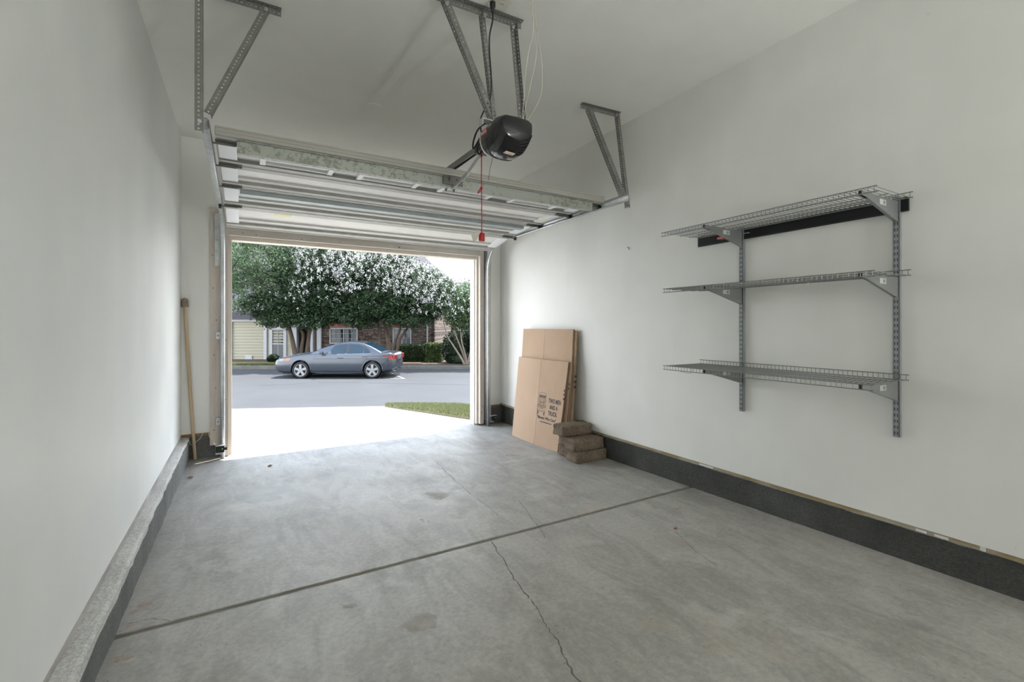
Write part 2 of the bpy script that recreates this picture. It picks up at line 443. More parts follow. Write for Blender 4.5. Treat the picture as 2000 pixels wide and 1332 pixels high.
strip(f, wiggle([(1.75, 2.9), (1.66, 2.6), (1.62, 2.44), (1.57, 2.3)], 0.004, seed=8), 0.003)
strip(f, wiggle([(-0.43, 2.54), (-0.34, 2.53), (-0.27, 2.47)], 0.004, seed=9), 0.003)
strip(f, wiggle([(2.15, 1.55), (2.2, 1.75), (2.3, 1.95)], 0.004, seed=10), 0.003)
f.mat(3); blob(f, 0.14, 4.03, 0.15, 0.20, 0.5, seed=4, rag=0.5)
f.mat(4); blob(f, 0.66, 1.90, 0.055, 0.075, 0.8, seed=7, rag=0.5); blob(f, 0.42, 2.18, 0.018, 0.03, 0.8, seed=9, rag=0.6); blob(f, 1.28, 3.32, 0.05, 0.11, 0.9, seed=21, rag=0.7); blob(f, 1.02, 2.93, 0.010, 0.03, 0.2, seed=22, rag=0.6); blob(f, 1.05, 2.88, 0.008, 0.025, 0.1, seed=23, rag=0.6); blob(f, 2.33, 4.0, 0.03, 0.08, 0.6, seed=25, rag=0.7)
f.mat(5)
blob(f, -0.40, 2.66, 0.022, 0.05, -0.5, seed=2, rag=0.6); blob(f, -0.415, 2.52, 0.012, 0.02, 0.2, seed=3); blob(f, -0.40, 2.28, 0.02, 0.03, 0.6, seed=12, rag=0.6)
blob(f, 2.15, 2.78, 0.03, 0.02, 0.2, seed=14, rag=0.6); blob(f, 2.5, 2.3, 0.03, 0.02, 0.8, seed=15, rag=0.6); blob(f, 2.62, 2.2, 0.025, 0.015, 0.3, seed=16, rag=0.6)
f.mat(6); blob(f, 0.315, 1.86, 0.03, 0.035, 0.3, seed=31, rag=0.5); blob(f, 2.62, 3.33, 0.012, 0.010, 0.3, seed=32, rag=0.7); blob(f, 1.9, 4.3, 0.03, 0.09, 0.3, seed=33, rag=0.5)
fl = struct(f.build('floor', [FLOOR, JOINT, CRACKM, STAIN, STAIN2, RUSTM, PALE]))

w = MB(); w.box(XL - 0.14, YB, 0.162, XL, 5.66, ZC + 0.02); struct(w.build('wall_left', PAINT_L))
w = MB(); w.box(XR, YB, 0.192, XR + 0.14, 5.66, ZC + 0.02); struct(w.build('wall_right', PAINT_R))
w = MB(); w.box(XL - 0.14, YB - 0.12, -0.1, XR + 0.14, YB, ZC + 0.02); struct(w.build('wall_back', PAINT_L))
w = MB(); w.box(XL - 0.14, YB - 0.12, ZC, XR + 0.14, 5.80, ZC + 0.2); struct(w.build('ceiling', PAINT_C))
w = MB()
w.box(XL, YF, 0.172, -0.124, 5.66, ZC); w.box(2.70, YF, 0.172, XR, 5.66, ZC); w.box(-0.124, YF, 2.16, 2.70, 5.66, ZC)
struct(w.build('wall_front', PAINT_F))
# concrete stem walls (they stand where a baseboard would)
def curb(name, x0, x1, ztop, inner, face=CURB_D, rag=0.0):
    m = MB(); n = 150; r = random.Random(5); ys = [YB + (YF + 0.1 - YB) * i / n for i in range(n + 1)]
    prof = []; b = 0.5; s = 1 if inner == x1 else -1; wd_ = abs(x1 - x0)
    for y in ys:
        j = r.uniform(-0.004, 0.004); e = r.uniform(-0.003, 0.003); zt = ztop + r.uniform(-0.002, 0.002)
        b = min(1.0, max(0.0, b + r.uniform(-0.3, 0.3))); band = 0.006 + rag * b * max(0.25, min(1.0, (4.6 - y) / 2.2))
        prof.append([(inner + e, y, fz(y) - 0.05), (inner + e + j * 0.4, y, zt - 0.008 - band), (inner + e * 0.5, y, zt - 0.008), (inner - s * (0.012 + abs(j)), y, zt), (inner - s * wd_, y, zt + 0.003), (inner - s * wd_, y, fz(y) - 0.05)])
    for i in range(n):
        a, c = prof[i], prof[i + 1]
        for k in range(6):
            m.mat(1 if (k in (2, 3) or (k == 1 and rag)) else 0); k2 = (k + 1) % 6
            m.quad(a[k], a[k2], c[k2], c[k])
    m.mat(0); m.add(prof[0], [(0, 1, 2, 3, 4, 5)]); m.add(prof[-1], [(5, 4, 3, 2, 1, 0)])
    return struct(m.build(name, [face, CURB_T], merge=True))
curb('baseboard_left', XL - 0.14, -0.454, 0.143, -0.454, rag=0.035)
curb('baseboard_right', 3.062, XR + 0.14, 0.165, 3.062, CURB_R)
m = MB(); m.box(-0.454, YF + 0.005, -0.12, -0.118, 5.66, 0.146); m.box(2.70, YF + 0.005, -0.12, 3.062, 5.66, 0.146)
struct(m.build('baseboard_front', CURB_D, bevel=0.004))
m = MB(); m.box(XL - 0.1, YB, 0.140, XL + 0.004, YF + 0.06, 0.166); struct(m.build('trim_1', SILLG))
m = MB(); m.box(3.050, YB, 0.166, 3.12, YF + 0.05, 0.194); m.mat(1)
for ya, yb in ((2.36, 2.24), (1.03, 0.985), (0.955, 0.90)): m.box(3.0485, yb, 0.167, 3.052, ya, 0.180)
m.box(3.0475, 0.765, 0.166, 3.052, 0.785, 0.191)
struct(m.build('trim_2', [SILLW, PAINT_R]))
m = MB(); m.box(XL, YF - 0.004, 0.146, -0.20, YF + 0.09, 0.174); m.box(2.86, YF - 0.004, 0.146, XR, YF + 0.09, 0.174); struct(m.build('trim_3', SILLX))
# lumber around the opening
def nails(mb, pts, y=5.4985):
    for x, z in pts: mb.lathe((x, y, z), (0, -1, 0), [(0, 0.006), (0.002, 0.006), (0.0025, 0.0)], 8)
m = MB(); m.box(-0.285, 5.50, 0.048, -0.190, YF, 2.42)
m.mat(1); nails(m, [(-0.262, 1.95), (-0.255, 1.62), (-0.23, 1.30), (-0.248, 0.95), (-0.236, 0.62), (-0.25, 0.20)])
struct(m.build('trim_4', [JAMB, DARKM]))
m = MB(); m.box(-0.190, 5.475, -0.066, -0.124, YF + 0.02, 2.42); m.mat(1); nails(m, [(-0.15, 0.5), (-0.15, 1.1), (-0.152, 1.7)], 5.473)
struct(m.build('trim_5', [JAMB, DARKM]))
m = MB(); m.box(2.700, 5.475, -0.05, 2.755, YF + 0.02, 2.42); m.mat(1); nails(m, [(2.725, 0.10), (2.725, 0.18), (2.725, 0.75), (2.725, 1.5)], 5.473)
struct(m.build('trim_6', [JAMB, DARKM]))
m = MB(); m.box(2.790, 5.50, -0.01, 2.872, YF, 2.42); m.mat(1); nails(m, [(2.85, 0.12), (2.84, 0.6), (2.845, 1.1), (2.84, 1.7)])
struct(m.build('trim_7', [JAMB, DARKM]))
m = MB(); m.box(-0.124, 5.475, 2.162, 2.700, 5.53, 2.42)
m.mat(1); nails(m, [(0.0, 2.19), (0.12, 2.185), (0.55, 2.18), (0.95, 2.185), (1.62, 2.19), (2.4, 2.19)], 5.473)
m.lathe((1.62, 5.474, 2.185), (0, -1, 0), [(0, 0.012), (0.006, 0.010), (0.006, 0)], 10)
struct(m.build('trim_8', [JAMBX, DARKM]))
# stops and exterior casing
m = MB(); m.box(-0.124, 5.535, -0.075, -0.098, 5.60, 2.160); m.box(-0.124, 5.60, -0.08, -0.108, 5.68, 2.14); struct(m.build('trim_9', STOPM))
m = MB(); m.box(2.675, 5.535, -0.055, 2.700, 5.585, 2.160); struct(m.build('trim_10', STOPM))
m = MB(); m.box(-0.098, 5.535, 2.122, 2.675, 5.60, 2.165); m.box(-0.098, 5.60, 2.125, 2.675, 5.68, 2.165); struct(m.build('trim_11', STOPM))
m = MB(); m.box(2.660, 5.586, -0.075, 2.72, 5.70, 2.14); struct(m.build('trim_12', WHITE))
m = MB(); m.box(-10.0, 5.66, -1.0, -0.124, 5.70, 6.6); m.box(2.72, 5.66, -1.0, 11.0, 5.70, 6.6); m.box(-0.124, 5.66, 2.165, 2.72, 5.70, 6.6); m.box(-10.3, 5.0, 6.5, 11.3, 5.95, 6.75)
struct(m.build('wall_outside', mat('outside_siding', (0.46, 0.44, 0.38), 0.7)))
# ------------------------------------------------------------------ overhead garage door
DX0, DX1 = -0.135, 2.735
JP = [(3.10, 2.325), (3.64, 2.325), (4.17, 2.325), (4.69, 2.288), (5.22, 2.200)]
door = thing('garage_door', 'open white sectional garage door with galvanised struts, rolled up under the ceiling', 'garage door', (1.30, 4.15, 2.20))
def section_frame(i):
    (y0, z0), (y1, z1) = JP[i], JP[i + 1]
    L = math.hypot(y1 - y0, z1 - z0); ty, tz = (y1 - y0) / L, (z1 - z0) / L
    return L, (lambda x, s, d: (x, y0 + ty * s + tz * d, z0 + tz * s - ty * d))
def sbox(mb, S, x0, x1, s0, s1, d0, d1):
    mb.hexa([S(x0, s0, d0), S(x1, s0, d0), S(x1, s1, d0), S(x0, s1, d0), S(x0, s0, d1), S(x1, s0, d1), S(x1, s1, d1), S(x0, s1, d1)])
TRX = (-0.168, 2.768)
for i in range(4):
    L, S = section_frame(i)
    m = MB()
    sbox(m, S, DX0, DX1, 0, L, -0.045, -0.030)
    sbox(m, S, DX0, DX1, L - 0.004, L + 0.003, -0.045, 0.007)          # lit lip at the joint
    sbox(m, S, -0.03, 2.63, L * 0.66, L * 0.66 + 0.012, -0.031, -0.012)  # pressed rib
    sbox(m, S, -0.03, 2.63, L * 0.66 + 0.012, L - 0.09, -0.031, -0.020)
    p = m.build('door_panel', DOORW, door, bevel=0.002)
    if i == 0:
        m = MB(); sbox(m, S, DX0, DX1, -0.006, 0.004, -0.047, 0.002); sbox(m, S, DX0, DX1, -0.012, -0.005, -0.047, -0.037); sbox(m, S, DX0, DX1, -0.010, -0.005, -0.026, -0.016); m.build('top_rail', ENDR, p, bevel=0.002)
    for k, (s0, s1) in enumerate(((0.005, 0.085), (L - 0.092, L - 0.006))):
        m = MB(); sbox(m, S, DX0, DX1, s0, s1, -0.030, 0.0); sbox(m, S, DX0, DX1, s0 + 0.004, s0 + 0.010, -0.001, 0.004)
        m.build('rail', RAILM, p, bevel=0.002)
    for (xa, xb, xo) in ((DX0 + 0.003, -0.030, DX0), (2.630, DX1 - 0.003, DX1)):
        m = MB(); sbox(m, S, xa, xb, 0.084, L - 0.091, -0.030, -0.006)
        m.mat(1); sbox(m, S, xo - 0.002, xo + 0.002, 0.0, L, -0.045, 0.004)
        m.build('end_stile', [STILEW, RAILM], p, bevel=0.002)
    for side, tx in ((0, TRX[0]), (1, TRX[1])):
        sgn = 1 if side == 0 else -1; xe = DX0 if side == 0 else DX1
        m = MB(); x0, x1 = sorted((xe - sgn * 0.004, xe + sgn * 0.13))
        s0 = 0.075 if i == 0 else -0.028
        sbox(m, S, x0, x1, s0, s0 + 0.052, 0.001, 0.006)
        for q in (0.02, 0.05, 0.09, 0.115):
            c = Vector(S(xe + sgn * q, s0 + 0.014, 0.006)); m.lathe(c, (0, 0, -1), [(0, 0.006), (0.004, 0.005), (0.004, 0)], 8)
        m.tube([S(x0, s0 + 0.028, 0.010), S(x1, s0 + 0.028, 0.010)], 0.009, 8)
        h = m.build('hinge', DARKM, p)
        m = MB(); c0 = Vector(S(xe - sgn * 0.002, s0 + 0.026, 0.018)); c1 = Vector(S(tx, s0 + 0.026, 0.018))
        m.tube([c0 + Vector((sgn * 0.10, 0, 0)), c1], 0.0055, 8)
        m.mat(1); m.lathe(c1 + Vector((-0.011, 0, 0)), (1, 0, 0), [(0, 0.006), (0, 0.020), (0.003, 0.0235), (0.019, 0.0235), (0.022, 0.020), (0.022, 0.006)], 16)
        m.build('roller', [DARKM, BLACK], p, smooth=True, sharp=40)
    if i == 0:
        m = MB()
        prof = [(0.012, 0.0), (0.012, 0.010), (0.026, 0.010), (0.028, 0.078), (0.072, 0.078), (0.074, 0.010), (0.090, 0.010), (0.090, 0.0)]
        m.prism([S(-0.03, s, d) for s, d in prof], (2.66, 0, 0)); m.build('strut', MOTT, p, bevel=0.002)
        for (xa, xb) in ((0.109, 0.545), (0.737, 1.168), (1.369, 1.803), (2.016, 2.469)):
            m = MB(); a0, a1, s0, s1 = xa - 0.012, xb + 0.012, 0.308, L - 0.086
            for (x0, x1) in ((a0, a0 + 0.036), (a1 - 0.036, a1)): sbox(m, S, x0, x1, s0, s1, -0.030, -0.002)
            sbox(m, S, a0 + 0.036, a1 - 0.036, s0, s0 + 0.034, -0.030, -0.004); sbox(m, S, a0 + 0.036, a1 - 0.036, s1 - 0.030, s1, -0.030, -0.006)
            f2 = m.build('window', WHITE, p, bevel=0.003)
            m = MB(); sbox(m, S, a0 + 0.030, a1 - 0.030, s0 + 0.03, s1 - 0.026, -0.0295, -0.027)
            m.build('window_pane', mat('obscure_pane', (0.42, 0.43, 0.42), 0.25), p)
        m = MB(); br = S(1.315, 0.05, 0.078)
        m.bar((1.285, 3.105, 2.31), (1.285, 3.175, 2.235), 0.004, 0.03); m.bar((1.345, 3.105, 2.31), (1.345, 3.175, 2.235), 0.004, 0.03)
        m.box(1.24, 3.108, 2.262, 1.39, 3.116, 2.322)
        m.build('opener_bracket', DARKM, p)
    if i == 1:
        m = MB(); sbox(m, S, 2.650, 2.685, 0.24, 0.40, -0.0061, -0.0050); m.build('warning_sticker', YELL, p)
    if i == 2:
        m = MB(); prof = [(0.075, -0.02), (0.082, 0.030), (0.150, 0.030), (0.157, -0.02)]
        m.prism([S(-0.02, s, d) for s, d in prof], (2.64, 0, 0)); m.build('strut', GALVB, p, bevel=0.002)
    if i == 3:
        m = MB(); sbox(m, S, 0.255, 0.40, 0.165, 0.215, -0.0301, -0.0290); m.build('warning_sticker', YELL, p)
        m = MB(); sbox(m, S, DX0, DX1, L, L + 0.022, -0.045, 0.0); m.build('bottom_seal', WHITE, p)

# tracks
def track(name, label, x, sgn, yend):
    t = thing(name, label, 'garage door track', (x, 5.40, fz(5.40)), 'garage door tracks')
    path = [(5.405, fz(5.4) + 0.002, 0), (5.405, 0.9, 0), (5.405, 1.93, 0)]
    for k in range(1, 13):
        q = (PI / 2) * k / 12; path.append((5.035 + 0.37 * math.cos(q), 1.94 + 0.37 * math.sin(q), q))
    path += [(4.2, 2.31, PI / 2), (yend, 2.31, PI / 2)]
    prof = [(0.036, -0.020), (0.031, -0.027), (0.008, -0.026), (0.0, -0.018), (0.0, 0.018), (0.008, 0.026), (0.031, 0.027), (0.036, 0.020)]
    rings = []
    for (y, z, q) in path: rings.append([(x + sgn * (a - 0.022), y + n * math.cos(q), z + n * math.sin(q)) for a, n in prof])
    m = MB(); m.loft(rings, closed=False, caps=False)
    m.build('rail', GALV, t, smooth=True, solid=0.0025, sharp=50)
    for z in (0.29, 1.145):
        m = MB(); x0, x1 = sorted((x - sgn * 0.022, x - sgn * 0.062)); m.box(x0, 5.44, z - 0.036, x1, 5.50, z + 0.036)
        m.mat(1); m.lathe((x - sgn * 0.045, 5.44, z), (0, -1, 0), [(0, 0.008), (0.005, 0.007), (0.006, 0)], 8)
        m.build('jamb_bracket', [GALV, DARKM], t, bevel=0.003)
    m = MB(); x0, x1 = sorted((x - sgn * 0.020, x - sgn * 0.075))
    m.prism([(x0, 5.485, 1.84), (x1, 5.485, 1.84), (x1, 5.485, 2.37), (x0, 5.485, 2.37)], (0, 0.004, 0))
    xx = x - sgn * 0.022; m.prism([(xx, 5.488, 1.86), (xx, 5.43, 1.90), (xx, 5.43, 2.10), (xx, 5.488, 2.37)], (0.003, 0, 0))
    for z in (1.9, 2.1, 2.3): m.lathe((x - sgn * 0.055, 5.485, z), (0, -1, 0), [(0, 0.007), (0.004, 0.006), (0.005, 0)], 8)
    m.build('flag_bracket', GALV, t)
    return t
tl = track('garage_door_track', 'galvanised garage door track on the left jamb beside the wooden pole', TRX[0], 1, 2.93)
tr = track('garage_door_track', 'galvanised garage door track on the right jamb beside the cardboard boxes', TRX[1], -1, 2.86)
# reinforcing angle riding on the right and left horizontal tracks
for t, x, sgn, y0 in ((tl, TRX[0], 1, 2.93), (tr, TRX[1], -1, 2.86)):
    m = MB(); xx = x - sgn * 0.024; m.box(min(xx, xx - sgn * 0.003), y0, 2.30, max(xx, xx - sgn * 0.003), 4.4, 2.345)
    x0, x1 = sorted((xx, xx + sgn * 0.03)); m.box(x0, y0, 2.342, x1, 4.4, 2.345); m.build('stiffener', GALV, t)

# perforated hangers
GH = 'perforated track hangers'
h = thing('track_hanger', 'perforated grey angle iron hanger holding the left door track', 'hanger bracket', (-0.2, 2.94, 2.26), GH)
m = MB(); m.angle((-0.182, 2.915, 2.262), (-0.182, 2.925, 3.098), (-1, 0, 0), (0, 1, 0), 0.036); m.build('vertical_angle', GALVD, h, solid=0.0025)
m = MB(); m.angle((-0.145, 2.93, 2.36), (0.135, 3.02, 3.075), (-1, 0, 0.3), (0, 1, 0), 0.036); m.build('diagonal_angle', GALVD, h, solid=0.0025)
m = MB(); m.angle((-0.30, 3.045, 3.097), (0.195, 3.045, 3.097), (0, 0, -1), (0, -1, 0), 0.034); m.build('ceiling_angle', GALVD, h, solid=0.0025)
for c in ((-0.195, 2.91, 2.31), (0.115, 3.01, 3.06)):
    m = MB(); m.lathe(c, (0, -1, 0), [(0, 0.010), (0.006, 0.010), (0.006, 0.005), (0.016, 0.005), (0.016, 0)], 6); m.build('bolt', GALV, h)
h = thing('track_hanger', 'perforated grey angle iron hanger holding the right door track, near the right wall', 'hanger bracket', (2.80, 2.87, 2.24), GH)
m = MB(); m.angle((2.792, 2.870, 2.24), (2.812, 3.020, 3.095), (1, 0, 0), (0, 1, 0), 0.030); m.build('vertical_angle', GALVD, h, solid=0.0025)
m = MB(); m.angle((2.735, 2.872, 2.335), (2.505, 3.035, 3.075), (1, 0, 0.3), (0, 1, 0.2), 0.040); m.build('diagonal_angle', GALVD, h, solid=0.0025)
m = MB(); m.angle((2.44, 3.055, 3.097), (2.84, 3.025, 3.097), (0, 0, -1), (0, -1, 0), 0.034); m.build('ceiling_angle', GALVD, h, solid=0.0025)
for c in ((2.80, 2.86, 2.30), (2.80, 3.01, 3.07)):
    m = MB(); m.lathe(c, (0, -1, 0), [(0, 0.010), (0.006, 0.010), (0.006, 0.005), (0.016, 0.005), (0.016, 0)], 6); m.build('bolt', GALV, h)

# ------------------------------------------------------------------ opener
op = thing('garage_door_opener', 'black garage door opener hung from the ceiling on perforated angle irons', 'garage door opener', (1.325, 2.33, 2.18))
def hull(y):
    """cross section of the housing at depth y (front 2.47 .. back 2.19): x,z outline"""
    q = (y - 2.33) / 0.14
    w = 0.128 * (1 - 0.10 * max(0, -q) ** 2 - 0.05 * max(0, q) ** 3); zb = 2.178 + 0.055 * max(0, q) ** 2 + 0.085 * max(0, -q) ** 2.2
    zt = 2.405 + 0.03 * (1 - q * q)
    pts = []
    for k in range(17):
        t = PI * k / 16; c, s = math.cos(t), math.sin(t)
        pts.append((1.325 - w * math.copysign(abs(c) ** 0.62, c), y, 2.365 - (2.365 - zb) * abs(s) ** 0.8))
    pts += [(1.325 + w * 0.97, y, 2.385), (1.325 + w * 0.7, y, zt - 0.004), (1.325, y, zt), (1.325 - w * 0.7, y, zt - 0.004), (1.325 - w * 0.97, y, 2.385)]
    return [(1.322 + (p[0] - 1.325) * 0.86, 2.335 + (p[1] - 2.33) * 0.92, 2.315 + (p[2] - 2.30) * 0.84) for p in pts]
ys = [2.19, 2.20, 2.22, 2.25, 2.29, 2.33, 2.37, 2.41, 2.44, 2.462, 2.472]
rings = [hull(y) for y in ys]
rings[0] = [((p[0] - 1.322) * 0.93 + 1.322, p[1], (p[2] - 2.36) * 0.90 + 2.36) for p in rings[0]]
m = MB(); m.loft(rings); m.build('housing', GLOSSB, op, smooth=True, sharp=50)
m = MB(); fr = hull(2.474); m.loft([[((p[0] - 1.325) * k + 1.325, y, (p[2] - 2.33) * k + 2.33) for p in fr] for k, y in ((1.02, 2.464), (1.02, 2.474), (0.9, 2.480))])
m.build('lens_rim', mat('pale_lens', (0.68, 0.68, 0.66), 0.3), op, smooth=True, sharp=40)
m = MB()
for k in range(6):
    pts = hull(2.20 + 0.016 * k)[9:15]; m.tube([(p[0], p[1] - 0.002, p[2] - 0.002) for p in pts], 0.004, 6)
m.build('vent_louvre', BLACK, op, smooth=True)
m = MB()
for j in range(6): pass
pts = hull(2.385)[1:16]
m.tube([(p[0] * 1.0, p[1], p[2] - 0.001) for p in pts], 0.0022, 6); m.build('lens_seam', BLACK, op, smooth=True)
m = MB(); m.mat(0)
def badge(mb, off, w, hgt, y0):
    c = Vector((1.2125 - off, y0, 2.368)); mb.bar(c - Vector((0, w / 2, 0)), c + Vector((0, w / 2, 0)), 0.003, hgt, side=(1, 0, 0))
badge(m, 0.0, 0.075, 0.030, 2.41); m.mat(1); badge(m, 0.0012, 0.066, 0.012, 2.41)
m.build('badge', [mat('badge_red', (0.45, 0.05, 0.08), 0.4), mat('badge_grey', (0.45, 0.45, 0.45), 0.4)], op, bevel=0.002)
m = MB(); m.bar((1.275, 2.275, 2.222), (1.335, 2.275, 2.218), 0.030, 0.004, side=(0, 1, 0))
m.build('caution_label', mat('orange_label', (0.60, 0.42, 0.30), 0.5, noise=120.0, color2=(0.70, 0.66, 0.60)), op)
# hanging irons
m = MB(); m.angle((0.93, 2.445, 3.096), (1.475, 2.425, 3.096), (0, 0, -1), (0, -1, 0), 0.036); m.build('ceiling_angle', GALVD, op, solid=0.0025)
m = MB(); m.angle((0.965, 2.43, 3.08), (1.270, 2.41, 2.44), (1, 0, 0.3), (0, 1, 0), 0.036); m.build('hanging_angle', GALVD, op, solid=0.0025)
m = MB(); m.angle((1.205, 2.435, 3.07), (1.268, 2.40, 2.44), (1, 0, 0), (0, 1, 0), 0.026); m.build('hanging_angle', GALVD, op, solid=0.0025)
m = MB(); m.angle((1.428, 2.425, 3.07), (1.478, 2.395, 2.41), (-1, 0, 0), (0, -1, 0), 0.032); m.build('hanging_angle', GALVD, op, solid=0.0025)
m = MB(); m.bar((1.19, 2.41, 2.438), (1.47, 2.41, 2.438), 0.05, 0.005, side=(0, 1, 0)); m.bar((1.19, 2.40, 2.44), (1.19, 2.40, 2.40), 0.004, 0.05, side=(1, 0, 0)); m.build('mounting_strap', GALV, op)
for c in ((1.225, 2.425, 3.06), (1.415, 2.42, 3.05), (0.99, 2.43, 3.05)):
    m = MB(); m.lathe(c, (0, -1, 0), [(0, 0.010), (0.006, 0.010), (0.006, 0.005), (0.018, 0.005), (0.018, 0)], 6); m.build('bolt', GALV, op)
m = MB(); m.bar((1.315, 2.45, 2.395), (1.315, 5.475, 2.455), 0.030, 0.006); m.bar((1.303, 2.45, 2.375), (1.303, 5.475, 2.435), 0.004, 0.036); m.bar((1.327, 2.45, 2.375), (1.327, 5.475, 2.435), 0.004, 0.036)
m.build('rail', mat('opener_rail', (0.22, 0.22, 0.21), 0.3, metal=0.8), op, bevel=0.001)
m = MB(); m.box(1.275, 2.555, 2.335, 1.355, 2.665, 2.392); m.lathe((1.315, 2.60, 2.325), (0, 0, 1), [(0, 0.02), (0.006, 0.032), (0.02, 0.034), (0.03, 0.03)], 14, caps=True)
m.tube(spline([(1.29, 2.58, 2.35), (1.26, 2.57, 2.36), (1.25, 2.58, 2.33), (1.27, 2.59, 2.31), (1.29, 2.6, 2.33)]), 0.006, 6); m.build('trolley', BLACK, op, bevel=0.006)
m = MB(); m.bar((1.315, 2.64, 2.345), (1.315, 2.93, 2.255), 0.004, 0.028); m.bar((1.320, 2.84, 2.282), (1.320, 3.15, 2.245), 0.004, 0.028)
m.lathe((1.324, 2.88, 2.272), (1, 0, 0), [(0, 0.008), (0.006, 0.008), (0.006, 0)], 8); m.build('door_arm', GALV, op)
m = MB(); m.tube(spline([(1.169, 2.20, 2.30), (1.163, 2.185, 2.205), (1.159, 2.2, 2.144), (1.144, 2.2, 2.081), (1.134, 2.2, 2.019)]), 0.0013, 5); m.build('antenna_wire', BLACK, op)
m = MB(); m.tube(spline([(1.264, 2.54, 2.415), (1.25, 2.575, 2.37), (1.236, 2.60, 2.34), (1.232, 2.595, 2.375), (1.236, 2.55, 2.43), (1.25, 2.49, 2.452), (1.275, 2.44, 2.445)]), 0.0055, 8); m.build('control_cable', BLACK, op, smooth=True)

o = MB(); o.tube(spline([(1.228, 2.33, 3.04), (1.228, 2.33, 2.979), (1.219, 2.35, 2.899), (1.23, 2.372, 2.816), (1.247, 2.385, 2.696), (1.252, 2.40, 2.59), (1.246, 2.46, 2.535), (1.234, 2.5, 2.477), (1.262, 2.54, 2.41), (1.272, 2.56, 2.36)]), 0.0048, 8)
pc = thing('power_cord', 'black power cord plugged into the ceiling outlet above the opener', 'power cord', (1.228, 2.33, 3.03))
o.build('cord', BLACK, pc, smooth=True)
m = MB(); m.lathe((1.228, 2.33, 3.085), (0, 0, -1), [(0, 0.012), (0.004, 0.017), (0.03, 0.016), (0.045, 0.009), (0.06, 0.007)], 14, caps=True); m.build('plug', BLACK, pc, smooth=True, sharp=40)
ot = thing('ceiling_outlet', 'ivory electrical outlet plate on the ceiling beside the opener irons', 'outlet', (1.275, 2.33, 3.088))
m = MB(); m.box(1.215, 2.275, 3.093, 1.335, 2.385, 3.0995); m.build('plate', OUTLM, ot, bevel=0.004)
m = MB(); m.lathe((1.287, 2.33, 3.094), (0, 0, -1), [(0, 0.019), (0.003, 0.018), (0.003, 0)], 20)
m.mat(1); m.box(1.280, 2.322, 3.0895, 1.283, 2.331, 3.0912); m.box(1.291, 2.322, 3.0895, 1.294, 2.331, 3.0912)
m.build('receptacle', [OUTLM, DARKM], ot)
wr = thing('bell_wire', 'thin ivory low voltage wires drooping from the ceiling to the opener', 'wire', (1.45, 2.3, 2.45))
for pts in ([(1.34, 2.12, 3.099), (1.362, 2.15, 3.033), (1.424, 2.2, 2.97), (1.496, 2.25, 2.873), (1.534, 2.28, 2.748), (1.55, 2.32, 2.633), (1.515, 2.36, 2.53), (1.45, 2.37, 2.43)],
            [(1.345, 2.12, 3.099), (1.375, 2.15, 3.038), (1.438, 2.2, 2.96), (1.478, 2.25, 2.867), (1.479, 2.28, 2.763), (1.473, 2.32, 2.659), (1.466, 2.36, 2.55), (1.445, 2.37, 2.43)],
            [(1.35, 2.12, 3.099), (1.39, 2.17, 3.03), (1.417, 2.2, 2.967), (1.427, 2.22, 2.894), (1.421, 2.25, 2.821), (1.419, 2.28, 2.717), (1.432, 2.32, 2.60), (1.44, 2.36, 2.43)]):
    m = MB(); m.tube(spline(pts), 0.0021, 6); m.build('strand', IVORY, wr, smooth=True)

rc = thing('release_cord', 'red emergency release cord with red handle hanging below the opener', 'release cord', (1.30, 2.62, 1.77))
m = MB(); m.tube([(1.302, 2.62, 2.335), (1.301, 2.62, 2.2), (1.302, 2.62, 2.08), (1.303, 2.62, 1.83)], 0.0032, 8); m.build('cord', REDC, rc)
m = MB(); m.lathe((1.3015, 2.62, 2.12), (0, 0, -1), [(0, 0.004), (0.010, 0.011), (0.022, 0.004)], 8); m.tube(spline([(1.30, 2.62, 2.11), (1.285, 2.618, 2.095), (1.275, 2.62, 2.075), (1.283, 2.62, 2.08), (1.30, 2.62, 2.10)]), 0.003, 6)
m.build('knot', REDC, rc, smooth=True)
m = MB(); m.lathe((1.302, 2.62, 2.33), (0, 0, -1), [(0, 0.003), (0.012, 0.008), (0.03, 0.003)], 8); m.build('knot', REDC, rc, smooth=True)
m = MB(); m.lathe((1.303, 2.62, 1.775), (0, 0, 1), [(0, 0.014), (0.003, 0.019), (0.045, 0.019), (0.050, 0.015), (0.056, 0.006)], 18, caps=True); m.build('handle', REDP, rc, smooth=True, sharp=40)
m = MB(); m.prism([(1.292, 2.612, 1.832), (1.268, 2.600, 1.842), (1.222, 2.600, 1.803), (1.238, 2.612, 1.765), (1.262, 2.616, 1.775)], (0.001, 0.0015, 0)); m.build('paper_tag', PAPER, rc)
# ------------------------------------------------------------------ safety sensors and wire
def sensor(label, x, sgn):
    s = thing('safety_sensor', label, 'safety sensor', (x, 5.35, -0.02), 'door safety sensors')
    m = MB(); m.box(x - 0.042, 5.325, 0.005, x + 0.030, 5.365, 0.068); m.build('housing', BLACK, s, bevel=0.006)
    m = MB(); m.lathe((x + sgn * 0.030, 5.345, 0.038), (sgn, 0, 0), [(0, 0.016), (0.022, 0.015), (0.022, 0)], 14); m.build('lens_hood', BLACK, s, smooth=True, sharp=40)
    m = MB(); m.lathe((x + 0.012, 5.3245, 0.042), (0, -1, 0), [(0, 0.006), (0.002, 0.005), (0.003, 0)], 10); m.build('indicator', mat('indicator_green', (0.45, 0.75, 0.40), 0.3), s)
    m = MB(); m.box(x - 0.045, 5.325, 0.069, x + 0.036, 5.375, 0.073); m.box(x - 0.045, 5.366, -0.02, x - 0.042 + 0.05, 5.372, 0.073); m.build('bracket', GALV, s)
    return s
sensor('black safety sensor low on the left door track', -0.185, 1)
sensor('black safety sensor low on the right door track', 2.835, -1)
